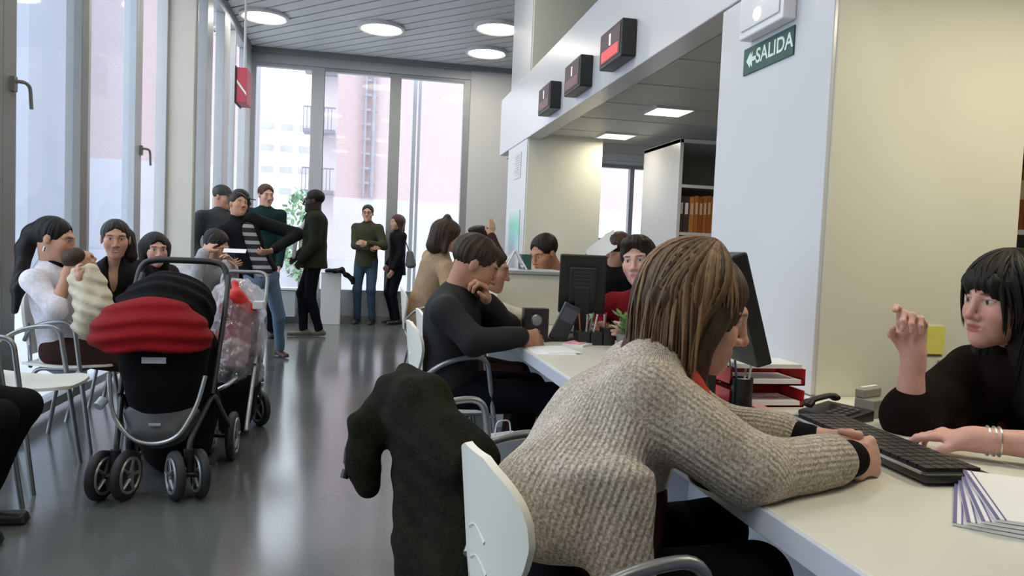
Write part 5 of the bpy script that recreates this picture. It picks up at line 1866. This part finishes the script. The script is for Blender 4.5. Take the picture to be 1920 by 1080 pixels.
# woman in black with grey bag
K = stand(.47, 11.0, 200, 1.62, hyaw=205, pitch=-3, hw=.165, spread=.08)
arm(K, 'R', (.33, 11.13, .86)); arm(K, 'L', (.40, 10.80, .80))
person(K, 'woman in a black coat and black trousers with reddish hair standing by the end window', dict(skin=SK4, female=True, det='far', hair='bob', hairc=(.055, .022, .018), trousers=c_nav, shoes=sh_blk, top=c_blk2, top_name='coat', topk=dict(o=.018, hem=-.28, flare=.01)))
q = S(.009, .03)
q.slab(A(.66, 10.86, .88), A(.64, 10.86, 1.05), A(.8, .4, 0), .085, .05, .05, .04)
t = thing('shoulder_bag', 'grey shoulder bag hanging on the side of the woman in the black coat', 'bag', (.65, 10.86, .84))
v, qq = q.mesh()
mesh_np('pouch', v, qq, cloth('grey_bag', (.16, .16, .17)), t, (.65, 10.86, .84), None, 1)
G().tube(fillet([(-.01, 0, .2), (-.10, .05, .45), (-.14, .10, .58)], .1), .008, 8).build('strap', blk, t, smooth=True)
# striped sweater man
K = stand(-1.0, 7.2, -62, 1.60, lean=(-.16, .02), hyaw=-50, pitch=10, feet=((-.945, 7.02), (-.80, 7.72)), roll=-8, hipsh=(.06, .05))
arm(K, 'L', (-.80, 7.02, 1.07), elbow=(-.62, 7.28, 1.22), hdir=(-.75, -.4, -.3), palm=(-.3, .5, .6)); arm(K, 'R', (-1.20, 6.98, .95), pole=A(-.7, .3, -.4))
sm_ = striped('grey_black_stripes', (.36, .37, .42), (.018, .018, .022), 13.5)
def openjk(t):
    f_, r_ = ang(-62), rgt(-62)
    t.slab(A(-.95, 7.245, .80) + f_ * .175 - r_ * .02, A(-1.10, 7.225, 1.26) + f_ * .165 - r_ * .03, r_, .115, .13, .095, .12, k=.015, sub=True)
root, base, _ = person(K, 'man in a grey and black striped sweater, open black jacket and jeans, hand on hip', dict(skin=SK3, det='far', hair='short', hairc=(.010, .008, .008), trousers=c_den, shoes=sh_brn, under_top=sm_, under_name='striped_sweater', top=c_blk2, top_name='open_jacket', topk=dict(o=.026, hem=-.06, extra=openjk, vx=.010)))
# man behind him, two men in caps
K = stand(-1.17, 9.25, 280, 1.83, hyaw=300, pitch=-6)
arm(K, 'R', (-1.38, 9.12, .85)); arm(K, 'L', (-.98, 9.12, .85))
person(K, 'man with reddish brown hair and dark green jacket standing behind the striped sweater man', dict(skin=(.62, .36, .29), det='far', hair='short', hairc=(.07, .032, .02), trousers=c_nav, shoes=sh_blk, top=cloth('dark_teal_jacket', (.012, .035, .036)), top_name='jacket', topk=dict(o=.020, hem=-.15)))
K = stand(-1.46, 8.12, 300, 1.72, hyaw=335, pitch=-8, hw=.19)
arm(K, 'R', (-1.58, 7.98, .90)); arm(K, 'L', (-1.25, 7.95, .95))
person(K, 'man in a grey green cap and charcoal jacket standing by the white pier', dict(skin=SK2, det='far', hair='cap', hairc=(.035, .045, .04), trousers=c_nav, shoes=sh_blk, top=c_drk, top_name='jacket', topk=dict(o=.022, hem=-.15)))
K = stand(-1.36, 8.62, 320, 1.72, hyaw=340, pitch=-4, hw=.18)
arm(K, 'R', (-1.45, 8.45, .88)); arm(K, 'L', (-1.15, 8.55, .9))
person(K, 'man in a black cap and dark jacket, behind the man in the grey green cap', dict(skin=SKD, det='far', hair='cap', hairc=(.014, .018, .017), trousers=c_nav, shoes=sh_blk, top=c_blk2, top_name='jacket', topk=dict(o=.020, hem=-.15)))

# --- seated along the left wall
def seated(x, y, yaw, neck, head, hyaw, pitch=0., s=.95, hw=.17, fx=.50, roll=0., sh=None):
    f = ang(yaw)
    pel = A(x, y, .53)
    K = skel(pel, neck, yaw, sh, s=s, hw=hw, head=head, hyaw=hyaw, pitch=pitch, roll=roll)
    r = rgt(yaw)
    for d, q in (('R', 1), ('L', -1)):
        a = pel + f * fx + r * q * .11
        leg(K, d, (a[0], a[1], .085), pole=A(f[0], f[1], 1.1))
    return K
# woman in white with the baby
K = seated(-1.60, 4.46, 0, (-1.625, 4.34, .955), (-1.592, 4.30, 1.112), -2, -12, s=.93)
K['shR'] = A(-1.645, 4.19, .90); K['shL'] = A(-1.60, 4.51, .90)
arm(K, 'R', (-1.475, 4.17, .965), elbow=(-1.52, 4.13, .765), hdir=(.35, .1, .65), palm=(.6, .7, .1), curl=(35, 38, 40, 45), thumb=.6)
arm(K, 'L', (-1.34, 4.33, .72), elbow=(-1.45, 4.52, .72), hdir=(.5, -.7, 0), palm=(-.4, 0, .9), curl=(30, 30, 30, 30))
def ponytail(q, hc, R, s):
    q.cone(hc + R @ A(0, -.10, .02), hc + R @ A(0, -.13, -.08), .035, .036, k=.03)
    q.cone(hc + R @ A(0, -.13, -.08), A(-1.735, 4.24, .86), .036, .030, k=.03)
    q.cone(A(-1.735, 4.24, .86), A(-1.75, 4.24, .74), .030, .016, k=.03)
root, base, _ = person(K, 'seated woman in a white sweater with long black ponytail feeding the baby', dict(skin=SK2, female=True, det='mid', hair='tied', hairc=BLK, hair_extra=ponytail, trousers=c_brn, shoes=sh_blk, bare=True, top=c_whi, top_name='white_sweater', topk=dict(o=.014, hem=-.08, sleeve={'R': .12, 'L': .9}, disp=.006)))
q = S(.007, .02)
q.cone(K['neck'] - A(.0, 0, .03), K['neck'] + A(.02, -.005, .035), .072, .060)
q.cone(K['neck'] + A(.02, -.04, -.03), K['neck'] + A(.07, -.03, -.075), .05, .04)
add_part(root, base, 'scarf', q, cloth('dark_scarf', (.012, .013, .022)))
q = S(.003, .004)
q.cone(K['head'] + K['HR'] @ A(.08, -.005, -.04), K['head'] + K['HR'] @ A(.08, -.005, -.06), .006, .006)
add_part(root, base, 'earring', q, chrome)
# the baby, wrapped
bt = thing('person', 'baby wrapped in a cream blanket held by the woman in white', 'person', (-1.37, 4.14, .62))
bb = A(-1.37, 4.14, .62)
h = S(.004, .02)
bR = headR(20, 25, 25)
bh = A(-1.435, 4.20, 1.005)
head_prims(h, bh, bR, .62, True)
h.cone(bh - A(-.01, 0, .04), A(-1.385, 4.18, .90), .03, .05)
h.cone(A(-1.385, 4.18, .90), A(-1.335, 4.13, .74), .07, .06)
h.cone(A(-1.335, 4.13, .74), A(-1.25, 4.08, .715), .035, .026)
h.cone(A(-1.34, 4.16, .74), A(-1.24, 4.13, .70), .034, .026)
hand_prims(h, A(-1.40, 4.10, .93), A(-.3, -.1, .9), A(.5, .7, 0), 'R', (40, 40, 40, 40), 0, .5, .5)
h.cone(A(-1.37, 4.13, .88), A(-1.40, 4.10, .93), .025, .016)
v, qq = h.mesh()
mesh_np('body', v, qq, MATS['skin'], bt, bb, face_paint(v, bh, bR, .62, SK2, dict(brow=BRN)), 1)
q = S(.004, .01)
hair_prims(q, bh, bR, .62, 'crop')
v, qq = q.mesh()
mesh_np('hair', v, qq, MATS['hair'], bt, bb, np.tile(A(.045, .026, .018), (len(v), 1)), 1)
q = S(.006, .03)
q.cone(A(-1.39, 4.17, .91), A(-1.335, 4.12, .77), .085, .088)
q.cone(A(-1.335, 4.12, .77), A(-1.37, 4.12, .69), .085, .07)
q.dispf = lambda x, y, z: .005 * np.sin(z * 110 + x * 40) + .003 * np.sin(x * 70)
add_part(bt, bb, 'blanket', q, mat('cream_blanket', (.55, .49, .38), .9, noise=(30, .1), bump=(120, .3)))
# bottle held to the baby
t = thing('baby_bottle', 'pale blue baby cloth under the raised hand of the woman in white', 'cloth', (-1.50, 4.24, .88))
q = S(.005, .02)
q.slab(A(-1.53, 4.25, .86), A(-1.47, 4.22, .93), A(.3, -.2, 0), .06, .03, .05, .025)
q.dispf = folds(.004, 60)
v, qq = q.mesh()
mesh_np('cloth', v, qq, cloth('pale_blue_cloth', (.42, .52, .66)), t, (-1.50, 4.24, .88), None, 1)
t.name = 'baby_cloth'
# smiling woman in the black jacket
K = seated(-1.56, 5.10, -25, (-1.50, 4.98, .955), (-1.487, 4.93, 1.118), -72, -4, s=.98, sh=-40)
arm(K, 'R', (-1.38, 4.72, .72), hdir=(.5, -.2, -.2)); arm(K, 'L', (-1.20, 4.92, .70), hdir=(.5, -.5, -.2))
def vneck(t):
    t.slab(A(-1.455, 4.84, .80), A(-1.475, 4.87, 1.0), A(.9, .4, 0), .016, .09, .055, .09, k=.01, sub=True)
def side_hair(q, hc, R, s):
    q.cone(hc + R @ A(-.06, -.08, .02), hc + R @ A(-.085, -.06, -.10), .05, .04, k=.03)
person(K, 'smiling seated woman in a black jacket with dark tied hair', dict(smile=True, lips=(.36, .12, .10), skin=SK2, female=True, det='mid', hair='tied', hairc=(.014, .010, .009), hair_extra=side_hair, trousers=c_nav, shoes=sh_blk, top=c_blk2, top_name='jacket', topk=dict(o=.022, extra=vneck, hem=-.08)))
# third woman
K = seated(-1.53, 5.77, -15, (-1.46, 5.62, .90), (-1.42, 5.56, 1.052), -62, -4, s=.94, sh=-30)
arm(K, 'R', (-1.30, 5.40, .72)); arm(K, 'L', (-1.15, 5.65, .72))
person(K, 'seated woman with a dark bob, in shadow between the black jacket and the pier', dict(skin=SK4, female=True, det='mid', hair='bob', hairc=BLK, trousers=c_nav, shoes=sh_blk, top=cloth('plum_jacket', (.03, .018, .025)), top_name='jacket', topk=dict(o=.018)))
# man resting his forehead on his hand
K = seated(-1.38, 6.62, -40, (-1.24, 6.42, .93), (-1.175, 6.35, 1.085), -20, -28, s=1., hw=.18)
arm(K, 'R', (-1.235, 6.22, 1.04), elbow=(-1.30, 6.18, .80), hdir=(.5, .5, .6), palm=(.5, .6, -.3), curl=(25, 28, 30, 35)); arm(K, 'L', (-1.02, 6.22, .92), elbow=(-1.05, 6.42, .75), hdir=(-.2, -.3, .8), curl=(40, 40, 40, 40))
person(K, 'seated man in a pale grey jacket resting his forehead on his hand behind the stroller', dict(skin=SK4, det='mid', hair='short', hairc=(.014, .010, .010), trousers=c_den2, shoes=sh_brn, top=cloth('pale_grey_jacket', (.36, .36, .37)), top_name='jacket', topk=dict(o=.02)))
t = thing('paper_slip', 'white slip of paper beside the man resting his forehead on his hand', 'paper', (-1.0, 6.18, 1.06))
G().box((-.085, -.03, -.002), (.085, .03, .002), Matrix.Rotation(.5, 3, 'X')).build('sheet', paper, t)
# person cut off at the left edge
K = seated(-1.72, 3.10, 0, (-1.78, 3.10, .96), (-1.78, 3.10, 1.115), 0, 0, s=1., fx=.26, hw=.165)
arm(K, 'R', (-1.55, 2.96, .62)); arm(K, 'L', (-1.55, 3.24, .62))
person(K, 'seated person in black trousers and black shoes, cut off at the left edge', dict(skin=SK4, det='mid', hair='short', hairc=BRN, trousers=c_blk, shoes=sh_blk, top=c_blk2, top_name='jacket', topk=dict(o=.02)))
# black jacket lying on the plinth
q = S(.009, .03)
q.slab(A(-.50, 10.80, .755), A(-.30, 10.76, .765), A(.2, 1, 0), .09, .03, .08, .035)
q.slab(A(-.30, 10.76, .765), A(-.17, 10.72, .66), A(.2, 1, 0), .08, .035, .08, .03)
q.slab(A(-.17, 10.72, .66), A(-.15, 10.71, .60), A(.2, 1, 0), .08, .03, .075, .028)
q.dispf = folds(.012, 36)
v, qq = q.mesh()
t = thing('folded_jacket', 'black jacket lying over the white plinth at the end wall', 'jacket', (-.40, 10.78, .735))
mesh_np('fabric', v, qq, c_blk2, t, (-.40, 10.78, .735), None, 1)
# ------------------------------------------------------------------ sky, camera, exposure
w = bpy.data.worlds.new('sky')
bpy.context.scene.world = w
w.use_nodes = True
nt = w.node_tree
bg = nt.nodes['Background']
tc = nt.nodes.new('ShaderNodeTexCoord'); sp = nt.nodes.new('ShaderNodeSeparateXYZ'); cr = nt.nodes.new('ShaderNodeValToRGB')
cr.color_ramp.elements[0].position = .0; cr.color_ramp.elements[0].color = (.62, .66, .74, 1)
cr.color_ramp.elements[1].position = .5; cr.color_ramp.elements[1].color = (.86, .92, 1., 1)
nt.links.new(tc.outputs['Generated'], sp.inputs[0]); nt.links.new(sp.outputs[2], cr.inputs[0]); nt.links.new(cr.outputs[0], bg.inputs[0])
bg.inputs[1].default_value = 3.5
cam = bpy.data.cameras.new('camera')
cam.sensor_fit = 'HORIZONTAL'
cam.sensor_width = 36.
cam.lens = 1400. / 1920. * 36.
cam.clip_start = .02
co = bpy.data.objects.new('camera', cam)
C.objects.link(co)
yaw, pitch, roll = math.radians(11.26), math.radians(2.94), math.radians(2.38)
cy, sy = math.cos(yaw), math.sin(yaw)
f, r, u = A(sy, cy, 0), A(cy, -sy, 0), A(0, 0, 1)
f, u = f * math.cos(pitch) - u * math.sin(pitch), u * math.cos(pitch) + f * math.sin(pitch)
r, u = r * math.cos(roll) + u * math.sin(roll), u * math.cos(roll) - r * math.sin(roll)
M = Matrix.Identity(4)
for i in range(3):
    M[i][0], M[i][1], M[i][2] = r[i], u[i], -f[i]
M[2][3] = 1.16
co.matrix_world = M
sc = bpy.context.scene
sc.camera = co
sc.view_settings.view_transform = 'Standard'
sc.view_settings.look = 'None'
sc.view_settings.gamma = 1.
sc.view_settings.use_curve_mapping = False
sc.view_settings.exposure = .08
